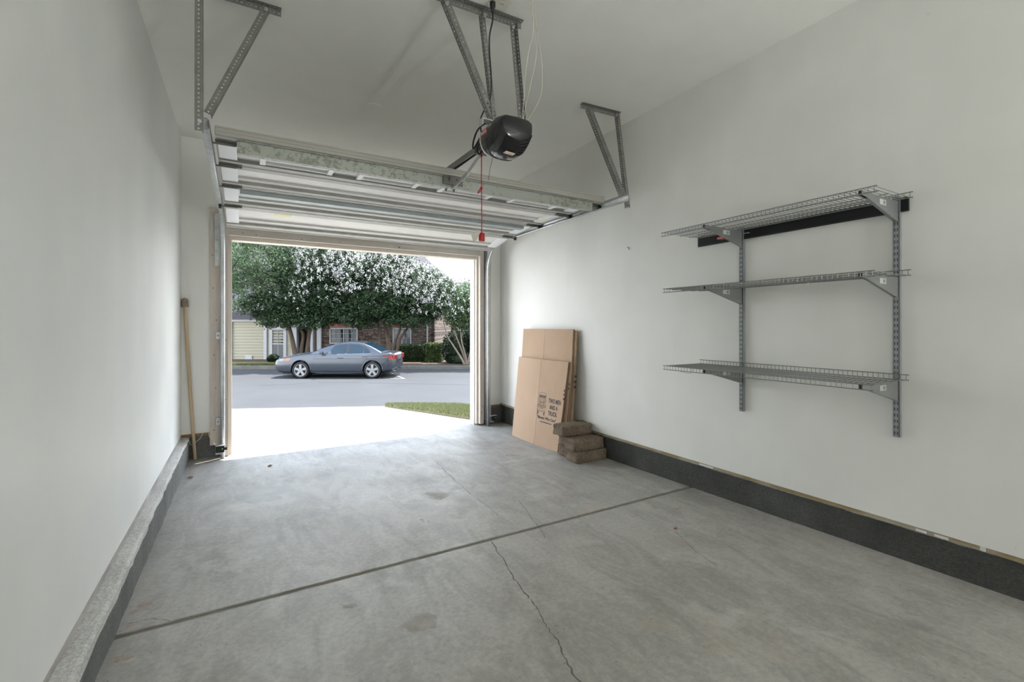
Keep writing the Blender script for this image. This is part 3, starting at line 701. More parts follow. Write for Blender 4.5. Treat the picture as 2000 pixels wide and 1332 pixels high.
sw = thing('sensor_wire', 'thin white sensor wire looping over the concrete in the left corner', 'wire', (-0.42, 5.5, 0.07))
for pts in ([(-0.515, 5.47, 0.150), (-0.48, 5.49, 0.145), (-0.455, 5.50, 0.123), (-0.447, 5.5, 0.086), (-0.431, 5.505, 0.074), (-0.41, 5.52, 0.08), (-0.395, 5.52, 0.10), (-0.36, 5.52, 0.136), (-0.343, 5.53, 0.179)],
            [(-0.294, 5.495, 0.184), (-0.287, 5.48, 0.142), (-0.26, 5.44, 0.109), (-0.228, 5.38, 0.06)]):
    m = MB(); m.tube(spline(pts), 0.0024, 6); m.build('strand', IVORY, sw, smooth=True)
# wooden pole in the corner
pl = thing('wooden_pole', 'long bare wooden pole with a capped end leaning in the left corner', 'pole', (-0.407, 5.515, fz(5.5)))
m = MB(); m.tube([(-0.407, 5.512, fz(5.5) + 0.001), (-0.452, 5.508, 0.72), (-0.488, 5.505, 1.44)], 0.0145, 14); m.build('shaft', POLEW, pl, smooth=True, sharp=50)
m = MB(); m.lathe((-0.4865, 5.505, 1.425), (-0.04, 0, 1), [(0, 0.022), (0.004, 0.031), (0.03, 0.030), (0.034, 0.027), (0.045, 0.030), (0.07, 0.027), (0.085, 0.014), (0.09, 0)], 18); m.build('end_cap', CAPM, pl, smooth=True, sharp=50)

# ------------------------------------------------------------------ wall shelving
rl = thing('shelf_rail', 'black horizontal hang rail screwed high on the right wall', 'rail', (3.02, 1.70, 1.845))
m = MB(); m.box(3.018, 1.05, 1.846, 3.034, 2.352, 1.922); m.box(3.014, 1.05, 1.846, 3.02, 2.352, 1.852); m.box(3.014, 1.05, 1.916, 3.02, 2.352, 1.922); m.build('bar', RAILB, rl, bevel=0.004)
m = MB(); m.mat(0)
c = [(0.052, 0), (0.046, 0.010), (0.02, 0.012), (0.012, 0.017), (-0.012, 0.017), (-0.02, 0.012), (-0.046, 0.010), (-0.052, 0), (-0.046, -0.010), (-0.02, -0.012), (-0.012, -0.017), (0.012, -0.017), (0.02, -0.012), (0.046, -0.010)]
m.prism([(3.0178, 2.135 - a, 1.884 + b) for a, b in c], (-0.0008, 0, 0))
tv, tf = text_mesh('Rubbermaid', 0.019, 0.95)
m.mat(1); m.add([(3.0166, 2.135 - p[0], 1.884 + p[1]) for p in tv], tf); m.box(3.0168, 1.93, 1.883, 3.0178, 2.075, 1.887)
m.build('logo', [LOGOR, LOGOW], rl)
UP = []
def upright(label, y, ztop, zbot):
    u = thing('shelf_upright', label, 'shelf upright', (3.02, y, zbot), 'slotted shelf uprights')
    m = MB(); x0 = 3.004; m.mat(0); m.box(x0, y - 0.0135, zbot, x0 + 0.0025, y + 0.0135, ztop); m.box(x0, y - 0.0135, zbot, 3.0335, y - 0.0115, ztop); m.box(x0, y + 0.0115, zbot, 3.0335, y + 0.0135, ztop)
    m.mat(1); n = int((ztop - zbot) / 0.0318)
    for k in range(n):
        z = zbot + 0.012 + k * 0.0318
        for q in (-0.0058, 0.0058): m.box(x0 - 0.0006, y + q - 0.0022, z, x0 + 0.0005, y + q + 0.0022, z + 0.0165)
    m.build('channel', [GREYU, SLOT], u)
    for z in (zbot + 0.045, zbot + 0.045 + 0.318 * 1, zbot + 0.045 + 0.318 * 2, ztop - 0.16):
        m = MB(); m.lathe((x0, y, z), (-1, 0, 0), [(0, 0.004), (0.0012, 0.0036), (0.002, 0)], 8); m.build('screw', BRASS, u)
    return u
upright('slotted grey shelf upright on the right wall, the one nearer the cardboard boxes', 1.985, 1.925, 0.645)
upright('slotted grey shelf upright on the right wall, farther from the cardboard boxes', 1.098, 1.930, 0.650)
def bracket(label, y, z):
    b = thing('shelf_bracket', label, 'shelf bracket', (3.0, y, z - 0.125), 'folded steel shelf brackets')
    m = MB()
    for s in (-1, 1):
        yy = y + s * 0.0065
        m.prism([(3.002, yy, z - 0.006), (2.622, yy, z - 0.006), (2.612, yy, z - 0.012), (2.616, yy, z - 0.028), (2.67, yy, z - 0.034), (2.992, yy, z - 0.112), (3.002, yy, z - 0.112)], (0, 0.0018 * s, 0))
    m.box(2.622, y - 0.0065, z - 0.008, 3.002, y + 0.0065, z - 0.006)
    m.prism([(2.67, y - 0.0065, z - 0.034), (2.992, y - 0.0065, z - 0.112), (2.992, y - 0.0065, z - 0.110), (2.67, y - 0.0065, z - 0.032)], (0, 0.013, 0))
    m.build('arm', GREYP, b, bevel=0.001)
    m = MB(); m.box(2.606, y - 0.008, z - 0.030, 2.622, y + 0.008, z - 0.004); m.build('end_cap', BLACK, b, bevel=0.004)
    m = MB(); m.box(2.795, y - 0.0092, z - 0.048, 2.865, y - 0.0083, z - 0.020); m.mat(1); m.box(2.833, y - 0.0098, z - 0.042, 2.853, y - 0.0091, z - 0.026); m.build('sticker', [STICK, GREYP], b)
    return b
def shelf(label, z, y0, y1):
    s = thing('wire_shelf', label, 'wire shelf', (2.83, (y0 + y1) / 2, z - 0.03), 'grey wire shelves')
    xf, xb = 2.600, 2.996
    m = MB(); n = 52
    for k in range(n):
        y = y0 + 0.012 + (y1 - y0 - 0.024) * k / (n - 1)
        m.tube([(xf, y, z), (xb, y, z)], 0.0017, 5, caps=False)
    for x in (2.70, 2.80, 2.90): m.tube([(x, y0 + 0.03, z - 0.0035), (x, y1, z - 0.0035)], 0.0027, 6)
    m.build('deck', GREYP, s)
    for nm, x, z2 in (('front_lip', xf, z - 0.026), ('back_lip', xb, z + 0.028)):
        m = MB(); m.tube([(x, y0, z), (x, y1, z)], 0.0029, 6); m.tube([(x, y0, z2), (x, y1, z2)], 0.0029, 6)
        for k in range(n):
            y = y0 + 0.012 + (y1 - y0 - 0.024) * k / (n - 1); m.tube([(x, y, z), (x, y, z2)], 0.0017, 5, caps=False)
        m.build(nm, GREYP, s)
    return s
for nm, z, y0 in (('top', 1.908, 1.024), ('middle', 1.505, 1.032), ('bottom', 0.957, 1.040)):
    shelf({'top': 'topmost grey wire shelf, just above the black rail', 'middle': 'middle grey wire shelf on the slotted uprights',
           'bottom': 'lowest grey wire shelf, with a bent wire hanging under it'}[nm], z, y0, 2.335 if nm == 'top' else 2.318)
    bracket('grey bracket under the %s wire shelf, on the upright nearer the cardboard boxes' % {'top': 'topmost', 'middle': 'middle', 'bottom': 'lowest'}[nm], 1.985, z)
    bracket('grey bracket under the %s wire shelf, on the upright farther from the boxes' % {'top': 'topmost', 'middle': 'middle', 'bottom': 'lowest'}[nm], 1.098, z)
m = MB(); m.tube(spline([(2.602, 2.075, 0.955), (2.607, 2.077, 0.944), (2.607, 2.08, 0.928), (2.607, 2.105, 0.920), (2.607, 2.155, 0.925), (2.607, 2.177, 0.925)]), 0.0014, 5)
tag(m.build('wire_hook', GREYP), 'small bent wire hook hanging from the lowest wire shelf', 'hook')
m = MB(); m.tube([(3.034, 3.098, 1.950), (3.020, 3.098, 1.951), (3.012, 3.098, 1.958)], 0.003, 6); m.tube([(3.031, 3.098, 1.95), (3.031, 3.098, 1.935)], 0.0025, 6)
tag(m.build('wall_hook', DARKM), 'tiny bent nail hook in the bare right wall', 'hook')
m = MB(); m.lathe((0.958, 3.976, 3.1003), (0, 0, -1), [(0, 0.062), (0.0035, 0.060), (0.0045, 0)], 28)
tag(m.build('ceiling_cover_plate', PAINT_C), 'round painted blank cover plate on the ceiling above the open door', 'cover plate')

# ------------------------------------------------------------------ flattened cardboard boxes
GB = 'flattened moving boxes'
def flatbox(label, bot, top, zt, th=0.014, back=None):
    """bot/top: [(x,y) left, fold, right]"""
    b = thing('cardboard_box', label, 'cardboard box', (bot[1][0], bot[1][1], fz(bot[1][1])), GB)
    gap = 0.0016
    for a, c in ((0, 1), (1, 2)):
        m = MB()
        ya = -gap if a == 1 else 0; yc = gap if c == 1 else 0
        p = []
        for (pts, top_) in ((bot, 0), (top, 1)):
            for (k, dy) in ((a, ya), (c, yc)):
                x, y = pts[k]; y += dy
                z = zt if top_ else fz(y) + 0.0008; p.append((x, y, z))
        (bl, br, tl_, tr_) = p
        e = Vector((th, 0, 0))
        vs = [Vector(bl), Vector(br), Vector(tr_), Vector(tl_)]
        vs += [q + e for q in vs]
        m.mat(0); m.add(vs, [(0, 1, 2, 3), (7, 6, 5, 4)])
        m.mat(1); m.add(vs, [(0, 4, 5, 1), (1, 5, 6, 2), (2, 6, 7, 3), (3, 7, 4, 0)])
        m.build('panel', [CARD, CARDE], b)
    return b
def stripes(b, x, y, zs, th, dxdz):
    for z0 in zs:
        m = MB(); xx = x + (z0) * dxdz
        m.hexa([(xx - 0.0012, y - 0.0015, z0), (xx + th + 0.001, y - 0.0015, z0), (xx + th + 0.001, y + 0.012, z0), (xx - 0.0012, y + 0.012, z0)] +
               [(xx - 0.0012 + 0.022 * dxdz, y - 0.0015, z0 + 0.022), (xx + th + 0.001 + 0.022 * dxdz, y - 0.0015, z0 + 0.022), (xx + th + 0.001, y + 0.012, z0 + 0.022), (xx - 0.0012 + 0.022 * dxdz, y + 0.012, z0 + 0.022)])
        m.build('printed_stripe', INK, b)
fb_bot = [(2.780, 4.780), (2.758, 4.262), (2.779, 3.855)]; fb_top = [(2.898, 4.812), (2.882, 4.300), (2.903, 3.832)]
front = flatbox('flattened brown box printed with a truck drawing, frontmost of the leaning boxes', fb_bot, fb_top, 0.868)
stripes(front, 2.786, 3.843, (0.478, 0.522, 0.562), 0.014, 0.133)
mid = flatbox('short flattened brown box sandwiched right behind the printed front box', [(2.812, 4.76), (2.79, 4.255), (2.832, 3.822)], [(2.920, 4.79), (2.905, 4.29), (2.926, 3.802)], 0.850, 0.016)
stripes(mid, 2.836, 3.812, (0.585, 0.63), 0.016, 0.102)
t1 = flatbox('tall flattened brown box standing behind the shorter printed one', [(2.842, 4.77), (2.83, 4.28), (2.862, 3.80)], [(2.966, 4.818), (2.956, 4.335), (2.966, 3.832)], 1.207, 0.016)
t2 = flatbox('tall flattened brown box at the very back, against the right wall', [(2.872, 4.76), (2.862, 4.27), (2.888, 3.785)], [(2.988, 4.80), (2.980, 4.32), (2.987, 3.80)], 1.195, 0.018)
stripes(t2, 2.895, 3.786, (0.60, 0.655, 0.71), 0.018, 0.082)
# print on the right half of the front box: map (s along the panel, z) onto the leaning face
def on_front(y, z, lift=0.0018):
    zb_ = fz(4.05); q = (z - zb_) / (0.868 - zb_)
    (ax, ay), (bx, by) = [(fb_bot[k][0] * (1 - q) + fb_top[k][0] * q, fb_bot[k][1] * (1 - q) + fb_top[k][1] * q) for k in (1, 2)]
    return (ax + (bx - ax) * (y - ay) / (by - ay) - lift, y, z)
m = MB()
def put_text(txt, yc, zc, hgt, width):
    tv, tf = text_mesh(txt, hgt * 1.4, bold=hgt * 0.035)
    if not tv: return
    xs = [p[0] for p in tv]; k = width / (max(xs) - min(xs)); xm = (max(xs) + min(xs)) / 2
    m.add([on_front(yc - (p[0] - xm) * k, zc + p[1]) for p in tv], tf)
for args in (('TWO MEN', 3.985, 0.440, 0.045, 0.205), ('AND A', 3.992, 0.374, 0.045, 0.140), ('TRUCK.', 3.998, 0.310, 0.045, 0.155), ('"Movers Who Care"', 4.095, 0.246, 0.030, 0.330), ('www.twomen.com', 4.10, 0.206, 0.016, 0.205)):
    m = MB(); put_text(*args); m.build('printed_text', INK, front)
m = MB()
def pen(pts, w=0.0030, closed=False):
    if closed: pts = pts + [pts[0]]
    P = [Vector(p) for p in pts]
    for i in range(len(P) - 1):
        d = (P[i + 1] - P[i]); n = Vector((-d.y, d.x)).normalized() * w / 2; e = d.normalized() * w * 0.4
        a, b = P[i] - e, P[i + 1] + e
        m.add([on_front(4.200 - q.x, 0.400 + q.y) for q in (a - n, b - n, b + n, a + n)], [(0, 1, 2, 3)])
def arc(cx, cy, rx, ry, a0=0, a1=360, n=14): return [(cx + rx * math.cos(math.radians(a0 + (a1 - a0) * k / n)), cy + ry * math.sin(math.radians(a0 + (a1 - a0) * k / n))) for k in range(n + 1)]
pen([(-0.062, 0.01), (-0.062, 0.085)] + arc(-0.042, 0.088, 0.020, 0.022, 180, 90, 4) + arc(0.042, 0.088, 0.020, 0.022, 90, 0, 4) + [(0.062, 0.01)], 0.003)
pen([(-0.050, 0.068), (0.050, 0.068), (0.050, 0.080), (-0.050, 0.080)], 0.008, True)
pen([(-0.052, 0.005), (-0.046, 0.060), (0.046, 0.060), (0.052, 0.005)], 0.004, True)
for s in (-1, 1):
    pen(arc(0.022 * s, 0.042, 0.0105, 0.011, 0, 360, 12), 0.0028); pen([(0.022 * s, 0.031), (0.022 * s, 0.008)], 0.003); pen([(0.010 * s, 0.012), (0.022 * s, 0.025), (0.036 * s, 0.010)], 0.0028)
    pen(arc(0.050 * s, -0.030, 0.013, 0.015), 0.003); pen([(0.066 * s, 0.0), (0.070 * s, -0.045), (0.064 * s, -0.075)], 0.003)
    pen([(0.034 * s, 0.002), (0.030 * s, -0.065)], 0.003)
    pen([(0.055 * s, -0.096), (0.055 * s, -0.118)], 0.016)
for k in range(6): pen([(-0.022 + 0.0088 * k, -0.012), (-0.020 + 0.0080 * k, -0.062)], 0.0022)
pen(arc(0, -0.012, 0.026, 0.018, 180, 0, 8), 0.003)
pen([(-0.074, -0.078), (0.074, -0.078), (0.074, -0.092), (-0.074, -0.092)], 0.003, True)
m.build('truck_drawing', INK, front)

# ------------------------------------------------------------------ paver blocks
from mathutils import noise as mnoise
def paver(label, x0, x1, y0, y1, z0, z1, seed):
    bm = bmesh.new(); bmesh.ops.create_cube(bm, size=1.0)
    bmesh.ops.bevel(bm, geom=list(bm.edges), offset=0.11, segments=2, affect='EDGES', profile=0.6)
    bmesh.ops.subdivide_edges(bm, edges=list(bm.edges), cuts=5, use_grid_fill=True)
    cx, cy, cz = (x0 + x1) / 2, (y0 + y1) / 2, z0
    sx, sy, sz = x1 - x0, y1 - y0, z1 - z0
    for v in bm.verts:
        p = Vector((v.co.x * sx, v.co.y * sy, (v.co.z + 0.5) * sz))
        nv = mnoise.noise_vector(p * 16 + Vector((seed * 7.3, 0, 0))) * 0.006 + mnoise.noise_vector(p * 45 + Vector((seed * 3.3, 0, 0))) * 0.0028
        end = abs(v.co.x) > 0.42
        if end: nv = nv * 1.9
        p += nv
        p.z = max(p.z, 0.0)
        v.co = p
    me = bpy.data.meshes.new('paver_block'); bm.to_mesh(me); bm.free(); me.materials.append(PAVER); me.shade_smooth(); me.set_sharp_from_angle(angle=math.radians(55))
    o = bpy.data.objects.new('paver_block', me); COL.objects.link(o); o.location = (cx, cy, cz)
    return tag(o, label, 'paver block', 'stacked concrete paver blocks')
paver('rough brown concrete block on the floor at the front of the stack, nearest the camera', 2.69, 3.045, 3.405, 3.592, -0.049, 0.062, 1)
paver('brown concrete block lying on the front floor block, second layer', 2.665, 3.02, 3.41, 3.595, 0.062, 0.168, 2)
paver('greyish concrete block on the floor at the back of the stack, touching the boxes', 2.735, 3.05, 3.605, 3.785, -0.050, 0.060, 3)
paver('greyish concrete block in the middle of the back column, under the topmost block', 2.725, 3.04, 3.602, 3.782, 0.060, 0.166, 4)
paver('topmost brown concrete block of the stack beside the cardboard boxes', 2.66, 3.02, 3.585, 3.775, 0.168, 0.272, 5)
# dry leaves
def leaf(label, x, y, s, rot):
    m = MB(); pts = []
    for k in range(10):
        t = 2 * PI * k / 10; r = s * (1 + 0.35 * math.sin(3 * t + rot)) * (1.0 if k % 2 else 0.7)
        pts.append((x + r * math.cos(t + rot), y + r * math.sin(t + rot) * 0.7, fz(y) + 0.004 + 0.010 * abs(math.sin(t * 1.5))))
    pts.append((x, y, fz(y) + 0.001)); m.add(pts, [(k, (k + 1) % 10, 10) for k in range(10)])
    tag(m.build('dry_leaf', LEAFB, solid=0.0006), label, 'leaf', 'dry leaves on the garage floor')
leaf('curled red brown leaf on the floor beside the left concrete kerb', -0.388, 4.82, 0.026, 0.6)
leaf('flat red brown leaf on the floor just inside the door opening', 0.217, 4.853, 0.024, 2.1)
leaf('tiny dark leaf scrap on the floor near the right wall', 2.33, 1.98, 0.014, 1.0)
# ------------------------------------------------------------------ the street outside
# street axes: u along the street (right), v away from the garage, 30.2 degrees off the garage axes
YAW = 0.5277
CY, SY = math.cos(YAW), math.sin(YAW)
def W(u, v, z): return Vector((u * CY + v * SY, -u * SY + v * CY, z))
def U(px, v): return (px - 1000.7) * v / 903.2          # measured off the photograph at distance v
def Z(py, v): return 1.24 - (py - 636.8) * v / 903.2
ZS, ZG = -0.78, -0.62
ASPH = None
def m_asphalt():
    k = NT('asphalt', 0.85, 0.25)
    c = k.ramp(k.noise(0.5, detail=4.0), [(0.3, (0.047, 0.0485, 0.052)), (0.7, (0.057, 0.059, 0.0625))])
    k.color(k.mix(c, k.ramp(k.noise(45.0, detail=3.0), [(0.3, 0.8), (0.7, 1.2)]), 1.0, 'MULTIPLY')); k.bump(k.noise(120.0), 0.3); return k.m
def m_drive():
    k = NT('driveway_concrete', 0.8, 0.25)
    c = k.ramp(k.noise(0.8, detail=6.0), [(0.3, (0.33, 0.315, 0.29)), (0.7, (0.39, 0.375, 0.345))])
    k.color(k.mix(c, k.ramp(k.noise(50.0, detail=3.0), [(0.3, 0.88), (0.7, 1.08)]), 1.0, 'MULTIPLY')); k.bump(k.noise(60.0), 0.15); return k.m
ASPH = m_asphalt(); DRIVE = m_drive()
LINEP = mat('road_paint', (0.20, 0.20, 0.195), 0.7, noise=20.0, color2=(0.11, 0.11, 0.11))
TAR = mat('tar_seam', (0.04, 0.04, 0.042), 0.7)
KERBM = mat('kerb_concrete', (0.085, 0.08, 0.07), 0.9, noise=4.0, color2=(0.12, 0.115, 0.10))
MULCH = mat('mulch_ground', (0.05, 0.03, 0.021), 0.95, noise=3.0, color2=(0.08, 0.052, 0.034), bump=(30.0, 0.8))
# street
m = MB(); m.mat(0)
m.add([W(-45, 8.0, ZS), W(30, 8.0, ZS), W(30, 21.62, ZS), W(-45, 21.62, ZS)], [(0, 1, 2, 3)])
def road_strip(u0, v0, u1, v1, w, dz=0.004):
    a, b = Vector((u0, v0)), Vector((u1, v1)); d = (b - a).normalized(); n = Vector((-d.y, d.x)) * w / 2
    m.add([W(p.x, p.y, ZS + dz) for p in (a - n, b - n, b + n, a + n)], [(0, 1, 2, 3)])
m.mat(1)
road_strip(U(789, 17.75), 17.75, U(758, 20.4), 20.4, 0.09); road_strip(U(752, 17.7), 17.70, U(792, 17.7), 17.70, 0.09)
m.mat(2)
road_strip(U(620, 16.6), 16.6, U(706, 16.6), 16.62, 0.03); road_strip(U(716, 16.3), 16.4, U(930, 16.1), 15.9, 0.03); road_strip(U(500, 15.6), 15.7, U(600, 16.4), 16.2, 0.03)
struct(m.build('street', [ASPH, LINEP, TAR]))
# driveway: from the garage sill down to the street
D00, D10 = Vector((-1.4, 5.67, -0.079)), Vector((6.2, 5.67, -0.079)); D01, D11 = W(-9.5, 10.95, ZS + 0.012), W(3.5, 12.25, ZS + 0.012)
def dsurf(s, t): return (D00 * (1 - s) + D10 * s) * (1 - t) + (D01 * (1 - s) + D11 * s) * t
def dz(x, y):
    s, t = 0.5, 0.5
    for _ in range(12):
        p = dsurf(s, t); a = dsurf(s + 1e-3, t) - p; b = dsurf(s, t + 1e-3) - p
        ex, ey = x - p.x, y - p.y; det = (a.x * b.y - a.y * b.x) * 1e6
        s += (ex * b.y * 1e3 - ey * b.x * 1e3) / det; t += (a.x * 1e3 * ey - a.y * 1e3 * ex) / det
    return dsurf(s, t).z
m = MB(); n, k_ = 14, 14
vs = [dsurf(i / n, j / k_) for j in range(k_ + 1) for i in range(n + 1)]
m.add(vs, [(j * (n + 1) + i, j * (n + 1) + i + 1, (j + 1) * (n + 1) + i + 1, (j + 1) * (n + 1) + i) for j in range(k_) for i in range(n)])
struct(m.build('driveway', DRIVE, smooth=True))
# kerb and verge
m = MB(); a = [W(-45, 21.6, 0), W(30, 21.6, 0), W(30, 21.8, 0), W(-45, 21.8, 0)]
m.hexa([(p.x, p.y, ZS - 0.05) for p in a] + [(p.x, p.y, ZG + 0.005) for p in a]); struct(m.build('kerb', KERBM, bevel=0.02))
m = MB(); m.add([W(-60, 21.75, ZG), W(45, 21.75, ZG), W(250, 320, ZG), W(-300, 320, ZG)], [(0, 1, 2, 3)]); struct(m.build('ground', MULCH))
# far lawn base beside the driveway
lawn_poly = [(2.90, 5.95), (2.94, 7.0), (2.98, 8.4), (2.98, 10.0), (2.98, 11.2), (3.12, 11.75), (3.6, 11.55), (4.1, 10.9), (4.40, 10.1), (4.30, 9.2), (4.22, 8.4), (4.35, 7.0), (4.5, 5.95)]
GRASSM = m_leaf('lawn_blades', (0.075, 0.115, 0.035), (0.20, 0.195, 0.10))
SOIL = mat('lawn_soil', (0.09, 0.10, 0.045), 0.95, noise=5.0, color2=(0.14, 0.11, 0.07))
def inside(x, y, poly):
    c = False; j = len(poly) - 1
    for i in range(len(poly)):
        if (poly[i][1] > y) != (poly[j][1] > y) and x < (poly[j][0] - poly[i][0]) * (y - poly[i][1]) / (poly[j][1] - poly[i][1]) + poly[i][0]: c = not c
        j = i
    return c
class Leaves:
    """many small blades or leaves in one mesh"""
    def __init__(s): s.P = []
    def blades(s, base, h, w, rng):
        n = len(base); t = rng.uniform(0, 2 * PI, n); lean = rng.uniform(0.1, 0.7, n) * h; t2 = rng.uniform(0, 2 * PI, n)
        d = np.stack([np.cos(t), np.sin(t), 0 * t], 1) * (w / 2)
        top = base + np.stack([np.cos(t2) * lean, np.sin(t2) * lean, h], 1)
        s.P.append(np.stack([base - d, base + d, top + d * 0.25, top - d * 0.25], 1))
    def leaves(s, c, size, rng, up=0.4):
        n = len(c); nv = rng.normal(size=(n, 3)); nv[:, 2] = np.abs(nv[:, 2]) + up; nv /= np.linalg.norm(nv, axis=1)[:, None]
        a = rng.normal(size=(n, 3)); a -= nv * (a * nv).sum(1)[:, None]; a /= np.linalg.norm(a, axis=1)[:, None]
        b = np.cross(nv, a); L = size * rng.uniform(0.7, 1.3, n)[:, None]
        s.P.append(np.stack([c - a * L, c + b * L * 0.45, c + a * L, c - b * L * 0.45], 1))
    def build(s, name, m, parent, local=True):
        P = np.concatenate(s.P).astype(np.float32); n = len(P)
        me = bpy.data.meshes.new(name); me.vertices.add(n * 4); me.vertices.foreach_set('co', P.reshape(-1))
        me.loops.add(n * 4); me.loops.foreach_set('vertex_index', np.arange(n * 4, dtype=np.int32))
        me.polygons.add(n); me.polygons.foreach_set('loop_start', np.arange(0, n * 4, 4, dtype=np.int32)); me.polygons.foreach_set('loop_total', np.full(n, 4, dtype=np.int32))
        me.update(calc_edges=True); me.validate(); me.materials.append(m)
        o = bpy.data.objects.new(name, me); COL.objects.link(o)
        if parent: o.parent = parent
        return o
m = MB(); top = [(x, y, dz(x, y) + 0.035) for x, y in lawn_poly]; bot = [(x, y, dz(x, y) - 0.03) for x, y in lawn_poly]
n = len(top); m.add(top + bot, [tuple(range(n))] + [(i, n + i, n + (i + 1) % n, (i + 1) % n) for i in range(n)])
struct(m.build('lawn', SOIL))
L = Leaves(); pts = []
while len(pts) < 26000:
    x, y = random.uniform(2.86, 4.6), random.uniform(5.9, 11.9)
    if inside(x, y, lawn_poly): pts.append((x, y))
P = np.array(pts); gz_ = {}
def dz_fast(P):
    out = np.empty(len(P)); gx = np.linspace(2.8, 4.7, 12); gy = np.linspace(5.8, 12.0, 24)
    T = np.array([[dz(x, y) for x in gx] for y in gy])
    ix = np.clip((P[:, 0] - gx[0]) / (gx[1] - gx[0]), 0, 10.999); iy = np.clip((P[:, 1] - gy[0]) / (gy[1] - gy[0]), 0, 22.999)
    a, b = ix.astype(int), iy.astype(int); fx, fy = ix - a, iy - b
    return T[b, a] * (1 - fx) * (1 - fy) + T[b, a + 1] * fx * (1 - fy) + T[b + 1, a] * (1 - fx) * fy + T[b + 1, a + 1] * fx * fy
base = np.column_stack([P, dz_fast(P) + 0.03]); L.blades(base, RNG.uniform(0.03, 0.075, len(P)), 0.012, RNG)
tag(L.build('lawn_grass', GRASSM, None), 'strip of green and yellowing grass beside the sunlit driveway', 'grass', kind='stuff')
# thin grass edge behind the far kerb
L = Leaves(); nn = 9000
uu = RNG.uniform(U(440, 22), U(545, 22), nn); vv = RNG.uniform(21.85, 22.6, nn)
base = np.column_stack([uu * CY + vv * SY, -uu * SY + vv * CY, np.full(nn, ZG)]); L.blades(base, RNG.uniform(0.04, 0.12, nn), 0.02, RNG)
tag(L.build('verge_grass', GRASSM, None), 'patchy grass behind the far kerb in front of the siding wall', 'grass', kind='stuff')

def st_thing(name, label, cat, u, v, z, group=None): 
    return thing(name, label, cat, W(u, v, z), group, -YAW)
# ------------------------------------------------------------------ trees
LEAF_D = m_leaf('dark_tree_leaf', (0.022, 0.05, 0.02), (0.06, 0.105, 0.04))
LEAF_M = m_leaf('myrtle_leaf', (0.014, 0.034, 0.017), (0.060, 0.095, 0.043))
LEAF_L = m_leaf('light_tree_leaf', (0.045, 0.088, 0.045), (0.14, 0.195, 0.095))
LEAF_H = m_leaf('hedge_leaf', (0.015, 0.032, 0.010), (0.042, 0.075, 0.022))
LEAF_Y = m_leaf('bright_shrub_leaf', (0.04, 0.075, 0.02), (0.10, 0.145, 0.042))
LEAF_B = m_leaf('dark_bush_leaf', (0.008, 0.02, 0.010), (0.022, 0.042, 0.02))
FLOW = mat('white_blossom', (0.50, 0.495, 0.475), 0.8)
BARK = mat('myrtle_bark', (0.045, 0.031, 0.022), 0.85, noise=9.0, color2=(0.085, 0.06, 0.042), stretch=(1, 1, 0.25), bump=(20.0, 0.4))
BARKP = mat('pale_bark', (0.14, 0.112, 0.088), 0.85, noise=9.0, color2=(0.18, 0.145, 0.115), stretch=(1, 1, 0.25))
def in_blob(n, rng, inner=0.45):
    d = rng.normal(size=(n, 3)); d /= np.linalg.norm(d, axis=1)[:, None]
    r = (inner ** 3 + (1 - inner ** 3) * rng.uniform(0, 1, n)) ** (1 / 3)
    return d, d * r[:, None]
def tree(name, label, base, stems, blobs, n, size, leafm, bark=BARK, flowers=None, group='trees across the street', inner=0.45, seed=1):
    """base (u,v,z); stems: lists of ((px,py,v),radius); blobs: (px,py,v,rpx,rpy,rv) crown lobes"""
    rng = np.random.default_rng(seed); u0, v0, z0 = base
    t = st_thing(name, label, 'tree', u0, v0, z0, group)
    for s in stems:
        pts = [(U(p[0], p[2]) - u0, p[2] - v0, Z(p[1], p[2]) - z0) for p, r in s]; pts[0] = (pts[0][0], pts[0][1], max(pts[0][2], 0.0))
        sp = spline(pts, 5); rr = np.interp(np.linspace(0, 1, len(sp)), np.linspace(0, 1, len(s)), [r for p, r in s]).tolist()
        m = MB(); m.tube(sp, rr, 8); m.build('trunk', bark, t, smooth=True, local=True)
    B = [(U(p, v) - u0, v - v0, Z(q, v) - z0, a * v / 903.2, d * v / 903.2, c) for p, q, v, a, d, c in blobs]
    vol = np.array([b[3] * b[4] + b[3] * b[5] for b in B]); cnt = (n * vol / vol.sum()).astype(int)
    L = Leaves(); FL = Leaves()
    for b, c in zip(B, cnt):
        # leaves gather in sprays
        k = max(20, c // 16); d, p = in_blob(k, rng, inner); ctr = p * np.array([b[3], b[5], b[4]]) + np.array(b[:3])
        idx = rng.integers(0, k, c); off = rng.normal(size=(c, 3)) * np.array([0.14, 0.14, 0.09]) * (size / 0.075)
        L.leaves(ctr[idx] + off, size, rng)
    L.build('foliage', leafm, t)
    if flowers:
        for (p, q, v, a, dd, c, k) in flowers:
            b = (U(p, v) - u0, v - v0, Z(q, v) - z0, a * v / 903.2, dd * v / 903.2, c)
            k = int(k * 2.0); d, pp = in_blob(k * 2, rng, 0.88)
            keep = (pp[:, 2] > -0.55) & ((pp[:, 1] < 0.35) | (pp[:, 2] > 0.3)); pp = pp[keep][:k]
            ctr = pp * np.array([b[3], b[5], b[4]]) * 1.04 + np.array(b[:3]); kk = len(ctr)
            idx = np.repeat(np.arange(kk), 11); off = rng.normal(size=(kk * 11, 3)) * np.array([0.036, 0.036, 0.05]) * rng.uniform(0.5, 1.5, kk)[idx][:, None]
            FL.leaves(ctr[idx] + off, 0.034, rng, 0.1)
        FL.build('blossoms', FLOW, t)
    return t
